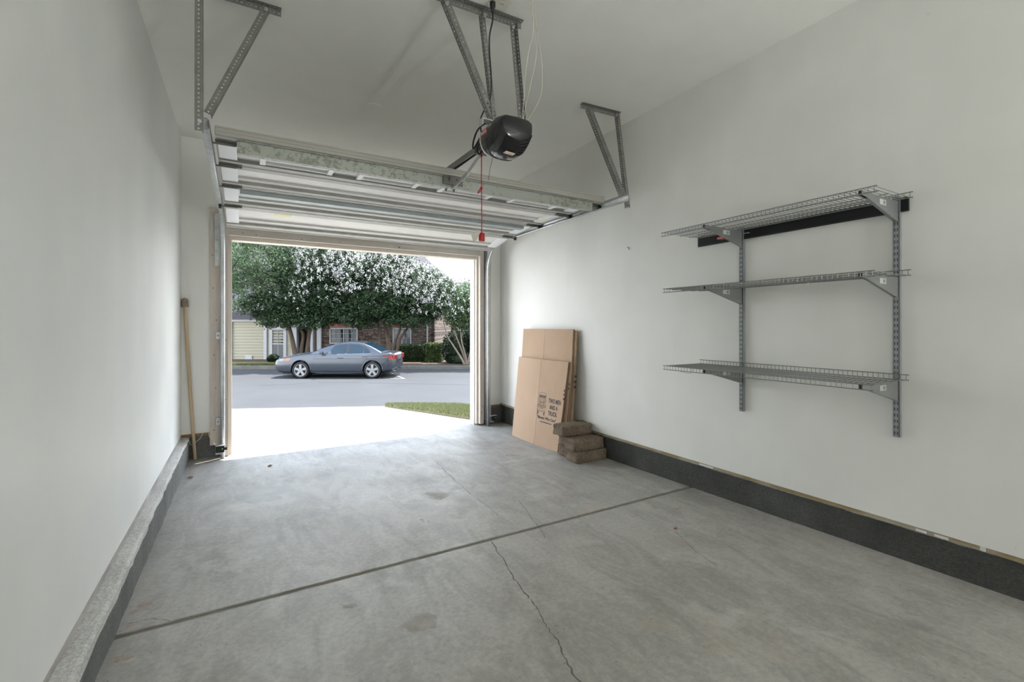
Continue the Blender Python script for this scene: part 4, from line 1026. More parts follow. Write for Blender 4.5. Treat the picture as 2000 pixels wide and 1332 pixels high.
# tall green tree whose trunk stands beyond the left jamb
tree('street_tree', 'tall fine leaved green tree at the left edge of the door opening', (U(405, 21.9), 22.3, ZG),
     [[((405, 711, 22.3), 0.16), ((412, 640, 22.3), 0.13), ((430, 560, 22.0), 0.09), ((470, 500, 21.6), 0.04)], [((410, 650, 22.3), 0.10), ((380, 560, 22.5), 0.06), ((370, 500, 22.5), 0.03)]],
     [(440, 520, 21.5, 75, 62, 1.7), (505, 500, 21.5, 62, 55, 1.6), (470, 570, 21.3, 58, 40, 1.3), (545, 525, 21.8, 55, 52, 1.3), (390, 500, 22, 80, 70, 1.8), (520, 445, 22, 90, 45, 1.8), (430, 450, 22, 80, 45, 1.8)],
     30000, 0.060, LEAF_L, seed=3)
tree('crape_myrtle', 'white flowering crape myrtle with leaning trunks behind the car bonnet', (U(588, 22.6), 22.6, ZG),
     [[((579, 708, 22.6), 0.13), ((575, 685, 22.6), 0.12), ((569, 655, 22.6), 0.10), ((563, 636, 22.5), 0.08), ((552, 615, 22.4), 0.05), ((535, 580, 22.3), 0.025)],
      [((587, 708, 22.7), 0.10), ((589, 680, 22.7), 0.09), ((592, 655, 22.7), 0.075), ((585, 638, 22.7), 0.05), ((578, 610, 22.8), 0.03)],
      [((598, 708, 22.7), 0.11), ((600, 682, 22.7), 0.10), ((604, 650, 22.7), 0.085), ((603, 612, 22.6), 0.06), ((608, 570, 22.5), 0.03)],
      [((603, 660, 22.7), 0.06), ((613, 628, 22.6), 0.045), ((628, 595, 22.5), 0.02)]],
     [(560, 585, 22.2, 62, 34, 1.4), (615, 560, 22.2, 62, 52, 1.5), (600, 605, 22.2, 58, 24, 1.2), (520, 600, 22.0, 46, 26, 1.0), (545, 624, 21.9, 42, 15, 0.9), (612, 628, 22.0, 42, 13, 0.9), (640, 510, 22.4, 60, 48, 1.5), (585, 520, 22.6, 60, 48, 1.4), (648, 590, 22.2, 40, 34, 1.1)],
     42000, 0.062, LEAF_M, flowers=[(628, 560, 22.0, 58, 54, 1.4, 90), (640, 512, 22.1, 58, 48, 1.4, 150), (560, 585, 22.0, 60, 34, 1.3, 16), (605, 520, 22.2, 26, 24, 1.0, 40)], seed=4)
tree('crape_myrtle', 'broad white flowering crape myrtle in the middle, behind the car boot', (U(765, 23.0), 23.0, ZG),
     [[((760, 708, 23.0), 0.15), ((761, 684, 23.0), 0.14), ((756, 655, 23.0), 0.10), ((750, 628, 22.9), 0.07), ((738, 590, 22.7), 0.03)],
      [((752, 708, 23.1), 0.09), ((744, 683, 23.1), 0.08), ((740, 650, 23.1), 0.065), ((738, 625, 23.0), 0.045), ((720, 585, 22.8), 0.02)],
      [((766, 700, 22.9), 0.09), ((770, 672, 22.9), 0.07), ((781, 645, 22.9), 0.055), ((783, 622, 22.8), 0.045), ((795, 585, 22.6), 0.02)],
      [((772, 708, 22.9), 0.09), ((775, 686, 22.9), 0.085), ((783, 660, 22.8), 0.075), ((799, 636, 22.7), 0.05), ((815, 605, 22.6), 0.03)],
      [((762, 660, 23.0), 0.08), ((765, 625, 23.0), 0.06), ((768, 575, 22.8), 0.03)]],
     [(740, 540, 22.5, 80, 60, 1.9), (818, 560, 22.5, 56, 46, 1.6), (690, 520, 22.6, 56, 50, 1.5), (752, 522, 22.8, 60, 36, 1.6), (700, 622, 22.3, 46, 17, 1.0), (800, 625, 22.3, 48, 17, 1.0), (866, 580, 22.5, 44, 38, 1.3), (762, 592, 22.4, 78, 34, 1.6), (680, 592, 22.5, 50, 40, 1.4), (838, 600, 22.2, 36, 26, 1.0), (735, 600, 22.3, 60, 26, 1.2)],
     62000, 0.062, LEAF_M, flowers=[(740, 540, 22.3, 80, 60, 1.9, 330), (818, 560, 22.3, 55, 46, 1.6, 190), (690, 520, 22.4, 56, 50, 1.5, 170), (752, 524, 22.6, 60, 36, 1.6, 170), (866, 580, 22.3, 44, 38, 1.3, 90), (838, 600, 22.1, 36, 26, 1.0, 40)], seed=5)
tree('crape_myrtle', 'small multi-stemmed myrtle with pale bare stems at the right edge of the opening', (U(910, 22.1), 22.1, ZG),
     [[((908, 713, 22.1), 0.07), ((900, 698, 22.1), 0.05), ((886, 676, 22.1), 0.04), ((873, 655, 22.1), 0.03), ((865, 625, 22.1), 0.015)],
      [((910, 713, 22.2), 0.06), ((906, 696, 22.2), 0.045), ((897, 672, 22.2), 0.035), ((889, 650, 22.2), 0.03), ((884, 620, 22.2), 0.015)],
      [((912, 713, 22.1), 0.06), ((909, 694, 22.1), 0.04), ((902, 668, 22.0), 0.03), ((899, 640, 22.0), 0.02)],
      [((914, 713, 22.1), 0.08), ((919, 690, 22.1), 0.06), ((924, 660, 22.1), 0.05), ((927, 625, 22.1), 0.03)],
      [((917, 708, 22.0), 0.06), ((926, 692, 22.0), 0.05), ((940, 660, 22.0), 0.04), ((952, 620, 22.0), 0.02)]],
     [(892, 592, 22.3, 44, 34, 1.2), (930, 600, 22.3, 44, 40, 1.3), (905, 622, 22.2, 36, 18, 0.9), (955, 580, 22.5, 44, 44, 1.3)],
     24000, 0.060, LEAF_L, bark=BARKP, flowers=[(900, 600, 22.1, 46, 34, 1.2, 45), (925, 606, 22.0, 34, 24, 0.9, 12)], seed=6)
# bushes and hedges
def bush(name, label, boxes, n, size, leafm, v0, group, blob=True, seed=2, cat='bush', stem=True):
    rng = np.random.default_rng(seed); px = sum(b[0] for b in boxes) / len(boxes); u0 = U(px, v0)
    t = st_thing(name, label, cat, u0, v0, ZG, group)
    L = Leaves()
    for (p, q, v, a, d, c) in boxes:
        b = (U(p, v) - u0, v - v0, Z(q, v) - ZG, a * v / 903.2, d * v / 903.2, c); k = n // len(boxes)
        if blob:
            dd, pp = in_blob(k, rng, 0.82); pts = pp * np.array([b[3], b[5], b[4]]) + np.array(b[:3])
        else:
            pp = rng.uniform(-1, 1, (k, 3)); ax = rng.integers(0, 3, k); sg = np.sign(rng.normal(size=k))
            pp[np.arange(k), ax] = sg * (1 - np.abs(rng.normal(size=k)) * 0.07); pts = pp * np.array([b[3], b[5], b[4]]) + np.array(b[:3])
        pts[:, 2] = np.abs(pts[:, 2]) + 0.01; L.leaves(pts, size, rng)
    L.build('foliage', leafm, t)
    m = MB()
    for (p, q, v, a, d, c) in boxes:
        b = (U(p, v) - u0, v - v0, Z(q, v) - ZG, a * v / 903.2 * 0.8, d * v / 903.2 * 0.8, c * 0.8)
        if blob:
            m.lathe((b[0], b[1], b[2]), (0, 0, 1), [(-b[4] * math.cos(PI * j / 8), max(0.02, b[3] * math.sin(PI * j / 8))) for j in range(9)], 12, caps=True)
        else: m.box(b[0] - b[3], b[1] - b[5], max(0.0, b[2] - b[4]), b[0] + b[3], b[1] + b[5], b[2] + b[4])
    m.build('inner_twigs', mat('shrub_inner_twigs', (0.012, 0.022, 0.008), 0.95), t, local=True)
    return t
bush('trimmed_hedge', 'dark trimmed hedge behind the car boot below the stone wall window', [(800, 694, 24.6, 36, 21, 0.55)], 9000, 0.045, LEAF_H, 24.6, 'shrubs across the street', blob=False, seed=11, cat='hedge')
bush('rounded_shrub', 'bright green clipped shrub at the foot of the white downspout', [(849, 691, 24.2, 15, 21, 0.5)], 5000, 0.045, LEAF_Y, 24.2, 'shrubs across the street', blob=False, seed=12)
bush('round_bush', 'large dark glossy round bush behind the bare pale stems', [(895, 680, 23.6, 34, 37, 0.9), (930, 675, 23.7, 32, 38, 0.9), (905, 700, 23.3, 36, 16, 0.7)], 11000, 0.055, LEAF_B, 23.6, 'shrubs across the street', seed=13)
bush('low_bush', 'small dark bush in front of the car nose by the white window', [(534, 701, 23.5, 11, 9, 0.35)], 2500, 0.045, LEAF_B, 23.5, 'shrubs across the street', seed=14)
bush('far_hedge', 'distant low hedge seen past the corner of the stone wall', [(872, 660, 34, 28, 7, 0.6)], 5000, 0.06, LEAF_Y, 34, 'shrubs across the street', blob=False, seed=15, cat='hedge')
for j, (lab, bl, lm) in enumerate((('distant green tree just right of the stone wall corner', [(868, 615, 40, 34, 38, 2.0), (880, 580, 41, 36, 30, 2.0)], LEAF_D),
                                   ('distant tree against the sky at the right jamb', [(925, 585, 42, 36, 44, 2.0), (950, 610, 42, 40, 40, 2.0), (922, 642, 41.5, 40, 18, 1.6)], LEAF_D))):
    px = bl[0][0]; tree('distant_tree', lab, (U(px, 41), 41, ZG), [[((px, 672, 41), 0.18), ((px + 2, 640, 41), 0.15), ((px + 4, 600, 41), 0.08)]], bl, 15000, 0.11, lm, group='distant trees', seed=20 + j)

# ------------------------------------------------------------------ the house across the street
HV = 26.0; HU0 = U(640, HV)
house = st_thing('townhouse', 'two storey house of cream siding and ledge stone behind the flowering trees', 'house', HU0, HV, ZG)
def hx(px): return U(px, HV) - HU0
def hz(py): return Z(py, HV) - ZG
def hb(mb, x0, x1, y0, y1, v0, v1): return mb.box(hx(x0), v0, hz(y1), hx(x1), v1, hz(y0))
CREAM = mat('cream_siding', (0.27, 0.255, 0.185), 0.6); CREAMD = mat('beige_wall', (0.20, 0.185, 0.15), 0.7)
BATT = mat('grey_batten', (0.17, 0.175, 0.19), 0.7); ROOFM = mat('roof_shingle', (0.050, 0.046, 0.053), 0.9, noise=12.0, color2=(0.07, 0.065, 0.07))
HWH = mat('house_white_trim', (0.33, 0.34, 0.36), 0.5); STONE = m_stone(); BRK = mat('red_brick_header', (0.20, 0.075, 0.05), 0.85, noise=14.0, color2=(0.27, 0.12, 0.085))
GLASS = mat('window_glass', (0.012, 0.018, 0.02), 0.06, spec=0.35); SCREEN = mat('insect_screen', (0.07, 0.075, 0.08), 0.4); BLIND = mat('white_blind', (0.16, 0.175, 0.18), 0.6); DARKD = mat('dark_door', (0.03, 0.028, 0.026), 0.4)
def siding(name, x0, x1, ytop, ybot, v, step, m_):
    m = MB(); z0, z1 = hz(ybot), hz(ytop); n = max(1, round((z1 - z0) / step)); h_ = (z1 - z0) / n
    for k in range(n):
        za, zb = z0 + k * h_, z0 + (k + 1) * h_
        m.hexa([(hx(x0), v - 0.034, za), (hx(x1), v - 0.034, za), (hx(x1), v + 0.1, za), (hx(x0), v + 0.1, za), (hx(x0), v - 0.008, zb), (hx(x1), v - 0.008, zb), (hx(x1), v + 0.1, zb), (hx(x0), v + 0.1, zb)])
    return m.build(name, m_, house, local=True)
siding('siding_wall', 120, 570, 622, 719, 0.0, 0.165, CREAM)
m = MB(); hb(m, 448.5, 455, 628, 719, -0.10, 0.02); hb(m, 516.5, 522.5, 628, 719, -0.10, 0.02); hb(m, 446, 525, 623.5, 628.2, -0.12, 0.02); m.build('bay_trim', HWH, house, local=True)
m = MB(); m.hexa([(hx(120), -0.25, hz(623.5)), (hx(527), -0.25, hz(623.5)), (hx(527), 0.1, hz(623.5)), (hx(120), 0.1, hz(623.5)), (hx(120), -0.05, hz(610)), (hx(524), -0.05, hz(610)), (hx(524), 0.1, hz(610)), (hx(120), 0.1, hz(610))]); m.build('pent_roof', ROOFM, house, local=True)
m = MB(); hb(m, 120, 842, 520, 611, 0.10, 0.4)
for k in range(84): hb(m, 122 + k * 8.5, 123.2 + k * 8.5, 530, 610, 0.07, 0.11)
m.build('upper_wall', BATT, house, local=True)
m = MB(); hb(m, 480, 494, 694, 708, -0.09, 0.0); m.build('wall_vent', HWH, house, local=True, bevel=0.02)
def window(x0, x1, y0, y1, cols, rows, tr, v=-0.02, split=None, screen=None):
    m = MB(); hb(m, x0, x1, y0, y0 + tr, v - 0.06, v + 0.04); hb(m, x0, x1, y1 - tr, y1, v - 0.06, v + 0.04); hb(m, x0, x0 + tr, y0, y1, v - 0.06, v + 0.04); hb(m, x1 - tr, x1, y0, y1, v - 0.06, v + 0.04)
    f_ = m.build('window', HWH, house, local=True)
    def sub(nm, mt, fn):
        q = MB(); fn(q); o = q.build(nm, mt, f_, local=True); return o
    sub('window_pane', GLASS, lambda q: hb(q, x0 + tr, x1 - tr, y0 + tr, y1 - tr, v + 0.0, v + 0.02))
    def mun(q):
        for c in range(1, cols):
            xx = x0 + tr + (x1 - x0 - 2 * tr) * c / cols; w_ = 0.9 if split and c in split else 0.3
            hb(q, xx - w_, xx + w_, y0 + tr, y1 - tr, v - 0.03, v + 0.0)
        for r_ in rows: hb(q, x0 + tr, x1 - tr, y0 + (y1 - y0) * r_ - 0.3, y0 + (y1 - y0) * r_ + 0.3, v - 0.02, v + 0.0)
    sub('muntins', HWH, mun)
    if screen: sub('insect_screen', SCREEN, lambda q: hb(q, x0 + tr, x1 - tr, y0 + (y1 - y0) * screen, y1 - tr, v - 0.025, v - 0.015))
    return f_, sub
f_, sub = window(527, 560.5, 638, 712, 2, (0.10, 0.27, 0.455), 6.0, screen=0.47)
sub('meeting_rail', HWH, lambda q: hb(q, 533, 554.5, 670.5, 672.5, -0.06, 0.0))
f_, sub = window(644.5, 699, 640.5, 671.5, 6, (0.36, 0.68), 2.2, split=(3,))
sub('blind', BLIND, lambda q: [hb(q, a, b, 643, 669.5, -0.022, -0.018) for a, b in ((656, 666), (674, 682), (686, 696))])
f_, sub = window(767.5, 803.5, 640.5, 676, 4, (0.28, 0.56), 2.0, split=(2,), screen=0.58)
# porch
m = MB(); hb(m, 569, 628, 600, 719, 1.7, 1.9); hb(m, 569, 571, 600, 719, 0.0, 1.9); hb(m, 611, 617, 639, 719, 0.3, 1.9); m.build('porch_wall', CREAMD, house, local=True)
m = MB(); hb(m, 584, 611, 643, 719, 1.6, 1.72); d_ = m.build('front_door', HWH, house, local=True)
m = MB(); hb(m, 588, 607, 648, 716, 1.57, 1.62); m.build('door_leaf', DARKD, d_, local=True)
m = MB(); hb(m, 592, 603, 655, 690, 1.55, 1.58); m.build('door_glass', GLASS, d_, local=True)
for (a, b) in ((570.5, 581), (607.5, 612.5), (620.5, 628.5)):
    m = MB(); hb(m, a, b, 638, 719, -0.12, 0.16); hb(m, a - 0.7, b + 0.7, 636, 640, -0.16, 0.2); hb(m, a - 0.7, b + 0.7, 712, 719, -0.16, 0.2); m.build('porch_column', HWH, house, local=True)
m = MB(); hb(m, 569, 629, 629, 638, -0.2, 1.9); m.build('porch_beam', HWH, house, local=True)
m = MB(); hb(m, 628.5, 848, 560, 719, 0.0, 0.35); hb(m, 842, 848, 560, 719, 0.0, 7.0); m.build('stone_wall', STONE, house, local=True)
for (a, b) in ((643, 700.5), (766, 805)):
    m = MB(); hb(m, a, b, 632.5, 640.3, -0.05, 0.02); m.build('brick_header', BRK, house, local=True)
m = MB(); hb(m, 833.7, 836.2, 560, 712, -0.12, -0.04); m.build('downspout', HWH, house, local=True, bevel=0.015)
m = MB(); xe0, xe1 = hx(110), hx(861); ye0, ye1 = -0.6, 8.4; zt = hz(533)
xr0, xr1 = U(230, 30) - HU0, U(768, 30) - HU0; zr = Z(438, 30) - ZG
m.add([(xe0, ye0, zt), (xe1, ye0, zt), (xe1, ye1, zt), (xe0, ye1, zt), (xr0, 4.0, zr), (xr1, 4.0, zr)], [(0, 1, 5, 4), (1, 2, 5), (2, 3, 4, 5), (3, 0, 4), (0, 3, 2, 1)])
m.build('roof', ROOFM, house, local=True)
m = MB(); hb(m, 108, 862, 532.5, 536.5, -0.62, -0.55); m.build('fascia', HWH, house, local=True)

# ------------------------------------------------------------------ parked car (local x nose to tail, y across, z up)
def m_car():
    k = NT('blue_grey_car_paint', 0.28, 0.6); k.b.inputs['Metallic'].default_value = 0.35
    k.b.inputs['Coat Weight'].default_value = 0.4; k.b.inputs['Coat Roughness'].default_value = 0.04
    k.color(k.ramp(k.noise(300.0, detail=1.0), [(0.3, (0.030, 0.038, 0.051)), (0.7, (0.038, 0.047, 0.061))])); return k.m
CARP = m_car()
CGL = mat('car_glass', (0.008, 0.02, 0.032), 0.05, spec=0.45); CBL = mat('car_black_trim', (0.012, 0.012, 0.013), 0.4); CHR = mat('car_chrome', (0.70, 0.71, 0.73), 0.15, metal=1.0)
RIM = mat('alloy_rim', (0.26, 0.265, 0.275), 0.35, metal=0.4); TYRE = mat('tyre_rubber', (0.012, 0.012, 0.012), 0.8)
LAMP = mat('headlamp_lens', (0.13, 0.14, 0.15), 0.1, spec=0.8); AMB = mat('amber_lens', (0.27, 0.11, 0.055), 0.2); REDL = mat('red_lens', (0.20, 0.008, 0.008), 0.15)
CV = 17.80 + 0.915
car = st_thing('parked_car', 'blue grey four door sedan parked along the far side of the street', 'car', U(540, 18.25), CV, ZS)
def ip(x, t): return float(np.interp(x, [a for a, b in t], [b for a, b in t]))
ZB = [(0, .40), (.03, .31), (.10, .24), (.3, .19), (.8, .175), (3.9, .175), (4.3, .21), (4.6, .28), (4.745, .42)]
TP = [(0, .60), (.05, .67), (.15, .715), (.3, .755), (.6, .815), (.9, .865), (1.3, .92), (1.6, .952), (2.4, .962), (3.9, .972), (4.2, .985), (4.55, .985), (4.66, .965), (4.715, .90), (4.745, .74)]
CR = [(0, .01), (.2, .05), (.6, .085), (1.2, .075), (1.5, .04), (3.9, .03), (4.2, .03), (4.6, .02), (4.745, .01)]
WD = [(0, .52), (.03, .64), (.10, .75), (.25, .835), (.5, .875), (.9, .902), (2.4, .915), (3.8, .912), (4.3, .885), (4.55, .83), (4.68, .74), (4.745, .62)]
def ring(x):
    zb, zt, cr, w = ip(x, ZB), ip(x, TP), ip(x, CR), ip(x, WD); H = zt - zb
    half = [(0, zb), (.62, zb), (.90, zb + .012), (.975, zb + .07), (.985, zb + .20 * H), (1.0, zb + .42 * H), (.997, zb + .62 * H), (.985, zb + .755 * H), (.968, zb + .775 * H), (.955, zb + .90 * H), (.925, zt - .012), (.89, zt), (.70, zt + .55 * cr), (.38, zt + .92 * cr), (0, zt + cr)]
    return [(x, -w * a, z) for a, z in half] + [(x, w * a, z) for a, z in half[-2:0:-1]]
xs = [0, .015, .04, .09, .16, .26, .4, .55, .7, .85, 1.0, 1.15, 1.3, 1.45, 1.6, 1.9, 2.2, 2.5, 2.8, 3.1, 3.4, 3.65, 3.8, 3.95, 4.1, 4.25, 4.4, 4.52, 4.6, 4.66, 4.70, 4.73, 4.745]
m = MB(); m.loft([ring(x) for x in xs]); body = m.build('body', CARP, car, smooth=True, local=True)
md = body.modifiers.new('s', 'SUBSURF'); md.levels = 1; md.render_levels = 1
WX, WR, WZ = (1.135, 3.905), 0.318, 0.318
m = MB()
for wx in WX:
    for s in (-1, 1): m.lathe((wx, s * 0.60, WZ + 0.012), (0, s, 0), [(0, 0.372), (0.5, 0.372)], 36, caps=True)
cut = m.build('cutter', CBL, None, local=True)
cut.location = car.location; cut.rotation_euler = car.rotation_euler
md = body.modifiers.new('w', 'BOOLEAN'); md.object = cut; md.operation = 'DIFFERENCE'; md.solver = 'EXACT'
bpy.context.view_layer.update(); dg = bpy.context.evaluated_depsgraph_get()
nm = bpy.data.meshes.new_from_object(body.evaluated_get(dg)); body.modifiers.clear(); body.data = nm
nm.shade_smooth(); nm.set_sharp_from_angle(angle=math.radians(42))
bpy.data.objects.remove(cut)
for wx in WX:
    for s in (-1, 1):
        m = MB(); m.lathe((wx, s * 0.52, WZ + 0.012), (0, s, 0), [(0, 0.05), (0, 0.366), (0.33, 0.366)], 36); m.build('wheel_well', CBL, body, local=True)
        pts = []; m = MB()
        for j in range(21):
            q = math.radians(-8 + 196 * j / 20); x, z = wx + 0.385 * math.cos(q), WZ + 0.012 + 0.385 * math.sin(q)
            zb, zt, w = ip(x, ZB), ip(x, TP), ip(x, WD); pts.append((x, s * (w * 0.985 - 0.004), z))
        m.tube(pts, 0.020, 6); m.build('wheel_arch', CARP, body, smooth=True, local=True)
# greenhouse
TG = [(1.40, .955), (1.6, 1.02), (2.0, 1.185), (2.4, 1.305), (2.65, 1.36), (2.95, 1.385), (3.25, 1.372), (3.5, 1.332), (3.8, 1.215), (4.0, 1.115), (4.22, .99)]
GW = [(1.40, .70), (1.7, .80), (2.2, .845), (3.5, .845), (3.9, .82), (4.22, .74)]
def gw(x, z): return ip(x, GW) - max(0, z - 0.95) * 0.52
def gring(x):
    t = ip(x, TG); b = 0.94; half = [(gw(x, b), b - 0.03), (gw(x, b) - .004, b + 0.01), (gw(x, (b + t) / 2), (b + t) / 2), (gw(x, t) + .005, t - .02), (gw(x, t) - .035, t + .006), (gw(x, t) * .6, t + .028), (0, t + .038)]
    return [(x, -a, z) for a, z in half] + [(x, a, z) for a, z in half[-2::-1]]
m = MB(); gx = [1.40, 1.5, 1.6, 1.8, 2.0, 2.2, 2.4, 2.65, 2.95, 3.25, 3.5, 3.65, 3.8, 3.9, 4.0, 4.1, 4.22]
m.loft([gring(x) for x in gx]); roof_ = m.build('cabin_roof', CARP, car, smooth=True, local=True, sharp=50)
def side_patch(mb, poly, off=0.006, sides=(-1, 1)):
    for s in sides:
        pts = [(x, s * (gw(x, z) + off), z) for x, z in poly]
        mb.add(pts, [tuple(range(len(pts))) if s < 0 else tuple(reversed(range(len(pts))))])
def C(cx, cy): return ((cx - 130) * 0.00276, (857 - cy) * 0.00276)
for s in (-1, 1):
    m = MB(); side_patch(m, [C(838, 524), C(1000, 398), C(1060, 380), C(1190, 374), C(1330, 380), C(1420, 405), C(1490, 455), C(1520, 512), C(1200, 518)], 0.004, (s,)); m.build('window_surround', CBL, roof_, local=True)
for nm_, poly in (('front_window', [C(870, 516), C(1005, 412), C(1075, 391), C(1163, 386), C(1155, 512)]), ('rear_window', [C(1203, 386), C(1330, 393), C(1408, 420), C(1404, 507), C(1203, 510)]), ('quarter_window', [C(1416, 424), C(1470, 455), C(1505, 503), C(1415, 506)])):
    for s in (-1, 1):
        m = MB(); side_patch(m, poly, 0.008, (s,)); m.build(nm_, CGL, roof_, local=True)
for s in (-1, 1):
    m = MB(); m.tube([(x, s * (gw(x, z) + 0.012), z) for x, z in [C(830, 524), C(1200, 519), C(1522, 513)]], 0.006, 6); m.build('belt_moulding', CHR, roof_, local=True)
def top_patch(x0, x1, inset, n=8):
    rows = []
    for k in range(n + 1):
        x = x0 + (x1 - x0) * k / n; t = ip(x, TG); w = gw(x, t) - inset
        rows.append([(x, a * w, t + 0.010 + 0.034 * (1 - abs(a) ** 2)) for a in (-1, -.75, -.5, -.25, 0, .25, .5, .75, 1)])
    q = MB(); q.loft(rows, closed=False, caps=False); return q
top_patch(1.43, 2.44, 0.045).build('windscreen', CGL, roof_, smooth=True, local=True)
top_patch(3.52, 4.19, 0.055).build('rear_screen', CGL, roof_, smooth=True, local=True)
# wheels
for wx in WX:
    for s in (-1, 1):
        m = MB(); y0 = s * 0.905
        m.lathe((wx, y0, WZ), (0, -s, 0), [(0.012, 0.235), (-0.002, 0.245), (-0.006, 0.275), (0.004, 0.305), (0.03, WR), (0.18, WR), (0.20, 0.30), (0.205, 0.22)], 36)
        wh = m.build('wheel', TYRE, car, smooth=True, sharp=60, local=True)
        m = MB(); m.lathe((wx, y0, WZ), (0, -s, 0), [(0.012, 0.238), (0.004, 0.236), (0.006, 0.218), (0.03, 0.208), (0.16, 0.200)], 36)
        for k in range(5):
            q = PI / 2 + 2 * PI * k / 5; d = Vector((math.cos(q), 0, math.sin(q))); n_ = Vector((-d.z, 0, d.x)); c = Vector((wx, y0 - s * 0.008, WZ)); e = Vector((0, -s * 0.03, 0))
            a = [c + d * 0.03 - n_ * 0.042, c + d * 0.03 + n_ * 0.042, c + d * 0.222 + n_ * 0.050, c + d * 0.222 - n_ * 0.050]
            m.prism(a, e)
        m.lathe((wx, y0 - s * 0.004, WZ), (0, -s, 0), [(0, 0.0), (0, 0.045), (0.02, 0.055)], 16)
        m.build('rim', RIM, wh, local=True)
        m = MB(); m.lathe((wx, y0 - s * 0.09, WZ), (0, -s, 0), [(0, 0.0), (0, 0.205)], 24); m.build('brake_disc', CBL, wh, local=True)
def bw(x, z): 
    zb, zt, w = ip(x, ZB), ip(x, TP), ip(x, WD); H = zt - zb
    return w * float(np.interp((z - zb) / H, [0, .06, .2, .42, .62, .755, .775, .9, .98, 1], [.9, .965, .985, 1.0, .997, .985, .968, .955, .925, .89]))
def body_patch(mb, poly, off=0.004, sides=(-1, 1), nx=6):
    """convex polygon in (x, z) laid onto the flank"""
    cx = sum(p[0] for p in poly) / len(poly); cz = sum(p[1] for p in poly) / len(poly)
    for s in sides:
        fan = [(cx, s * (bw(cx, cz) + off), cz)]; out = []
        for i in range(len(poly)):
            a, b = poly[i], poly[(i + 1) % len(poly)]
            for k in range(nx): x = a[0] + (b[0] - a[0]) * k / nx; z = a[1] + (b[1] - a[1]) * k / nx; out.append((x, s * (bw(x, z) + off), z))
        n_ = len(out); mb.add(fan + out, [(0, 1 + i, 1 + (i + 1) % n_) for i in range(n_)])
def body_line(mb, pts, r, off=0.0, n_=5, sides=(-1, 1)):
    for s in sides: mb.tube([(x, s * (bw(x, z) + off), z) for x, z in pts], r, n_)
for s in (-1, 1):
    sd_ = (s,)
    m = MB(); body_patch(m, [C(205, 622), C(225, 590), C(292, 580), C(292, 618)], 0.006, sd_); m.build('headlamp', LAMP, body, local=True)
    m = MB(); body_patch(m, [C(294, 617), C(294, 582), C(398, 576), C(400, 596), C(385, 610)], 0.005, sd_); m.build('indicator_lamp', AMB, body, local=True)
    m = MB(); body_patch(m, [C(1768, 598), C(1770, 545), C(1800, 525), C(1830, 535), C(1838, 600)], 0.010, sd_)
    m.box(4.66, min(s * .45, s * .76), .72, 4.742, max(s * .45, s * .76), .90); m.build('tail_lamp', REDL, body, local=True, bevel=0.01)
    m = MB(); body_patch(m, [C(1690, 562), C(1690, 548), C(1742, 548), C(1742, 562)], 0.004, sd_); m.build('side_marker', REDL, body, local=True)
    for gap in ([C(725, 760), C(722, 640), C(730, 570), C(760, 530)], [C(1160, 768), C(1168, 640), C(1165, 525)], [C(1420, 660), C(1465, 585), C(1500, 520)], [C(400, 768), C(385, 660), C(398, 610)], [C(1770, 600), C(1700, 640), C(1668, 700)]):
        m = MB(); body_line(m, gap, 0.004, 0, 5, sd_); m.build('door_gap', CBL, body, local=True)
    m = MB(); body_line(m, [C(720, 584), C(900, 584), C(1100, 582), C(1440, 580), C(1600, 574), C(1690, 560)], 0.007, 0.001, 5, sd_); m.build('character_line', CARP, body, smooth=True, local=True)
    m = MB(); body_line(m, [C(700, 775), C(900, 781), C(1250, 781), C(1425, 770)], 0.014, -0.008, 8, sd_); m.build('side_skirt', CARP, body, smooth=True, local=True)
    for p0, p1 in ((C(1060, 572), C(1140, 570)), (C(1402, 556), C(1466, 552))):
        m = MB(); body_line(m, [p0, ((p0[0] + p1[0]) / 2, (p0[1] + p1[1]) / 2 + 0.006), p1], 0.014, 0.012, 8, sd_); m.build('door_handle', CARP, body, smooth=True, local=True)
    m = MB(); m.loft([[(x, s * (0.855 + d), z) for x, z, d in r] for r in ([(1.95, .955, 0), (2.03, .955, 0), (2.03, .99, 0), (1.95, .99, 0)], [(1.90, .95, .07), (2.04, .95, .07), (2.04, 1.03, .07), (1.91, 1.02, .07)], [(1.89, .945, .14), (2.04, .94, .14), (2.04, 1.045, .14), (1.90, 1.03, .14)], [(1.92, .96, .19), (2.03, .955, .19), (2.03, 1.03, .19), (1.93, 1.02, .19)])])
    m.build('door_mirror', CARP, body, smooth=True, sharp=60, local=True, bevel=0.006)
    m = MB(); m.lathe((4.60, s * .5, .27), (1, 0, 0), [(0, 0.035), (0.14, 0.035), (0.14, 0.02)], 12); m.build('exhaust_tip', CHR, body, local=True)
m = MB(); m.prism([(-.012, -.30, .50), (-.012, .30, .50), (-.004, .22, .68), (-.004, -.22, .68)], (0.05, 0, 0)); m.build('grille', CBL, body, local=True)
m = MB(); m.bar((-.018, -.24, .655), (-.018, .24, .655), .02, .02, side=(0, 0, 1)); m.bar((-.018, -.29, .51), (-.018, .29, .51), .016, .02, side=(0, 0, 1))
for s in (-1, 1): m.bar((-.02, s * .02, .55), (-.02, s * .075, .65), .016, .012, side=(0, 1, 0))
m.bar((-.02, -.055, .59), (-.02, .055, .59), .012, .012, side=(0, 0, 1)); m.build('grille_chrome', CHR, body, local=True)
m = MB(); m.box(0.0, -.55, .30, .10, .55, .40); m.build('bumper_intake', CBL, body, local=True, bevel=0.02)
m = MB(); m.box(4.735, -.26, .70, 4.752, .26, .82); m.build('number_plate', SCREEN, body, local=True, bevel=0.005)
m = MB(); m.box(.30, -.55, .14, 4.50, .55, .24); m.build('underbody', CBL, body, local=True)

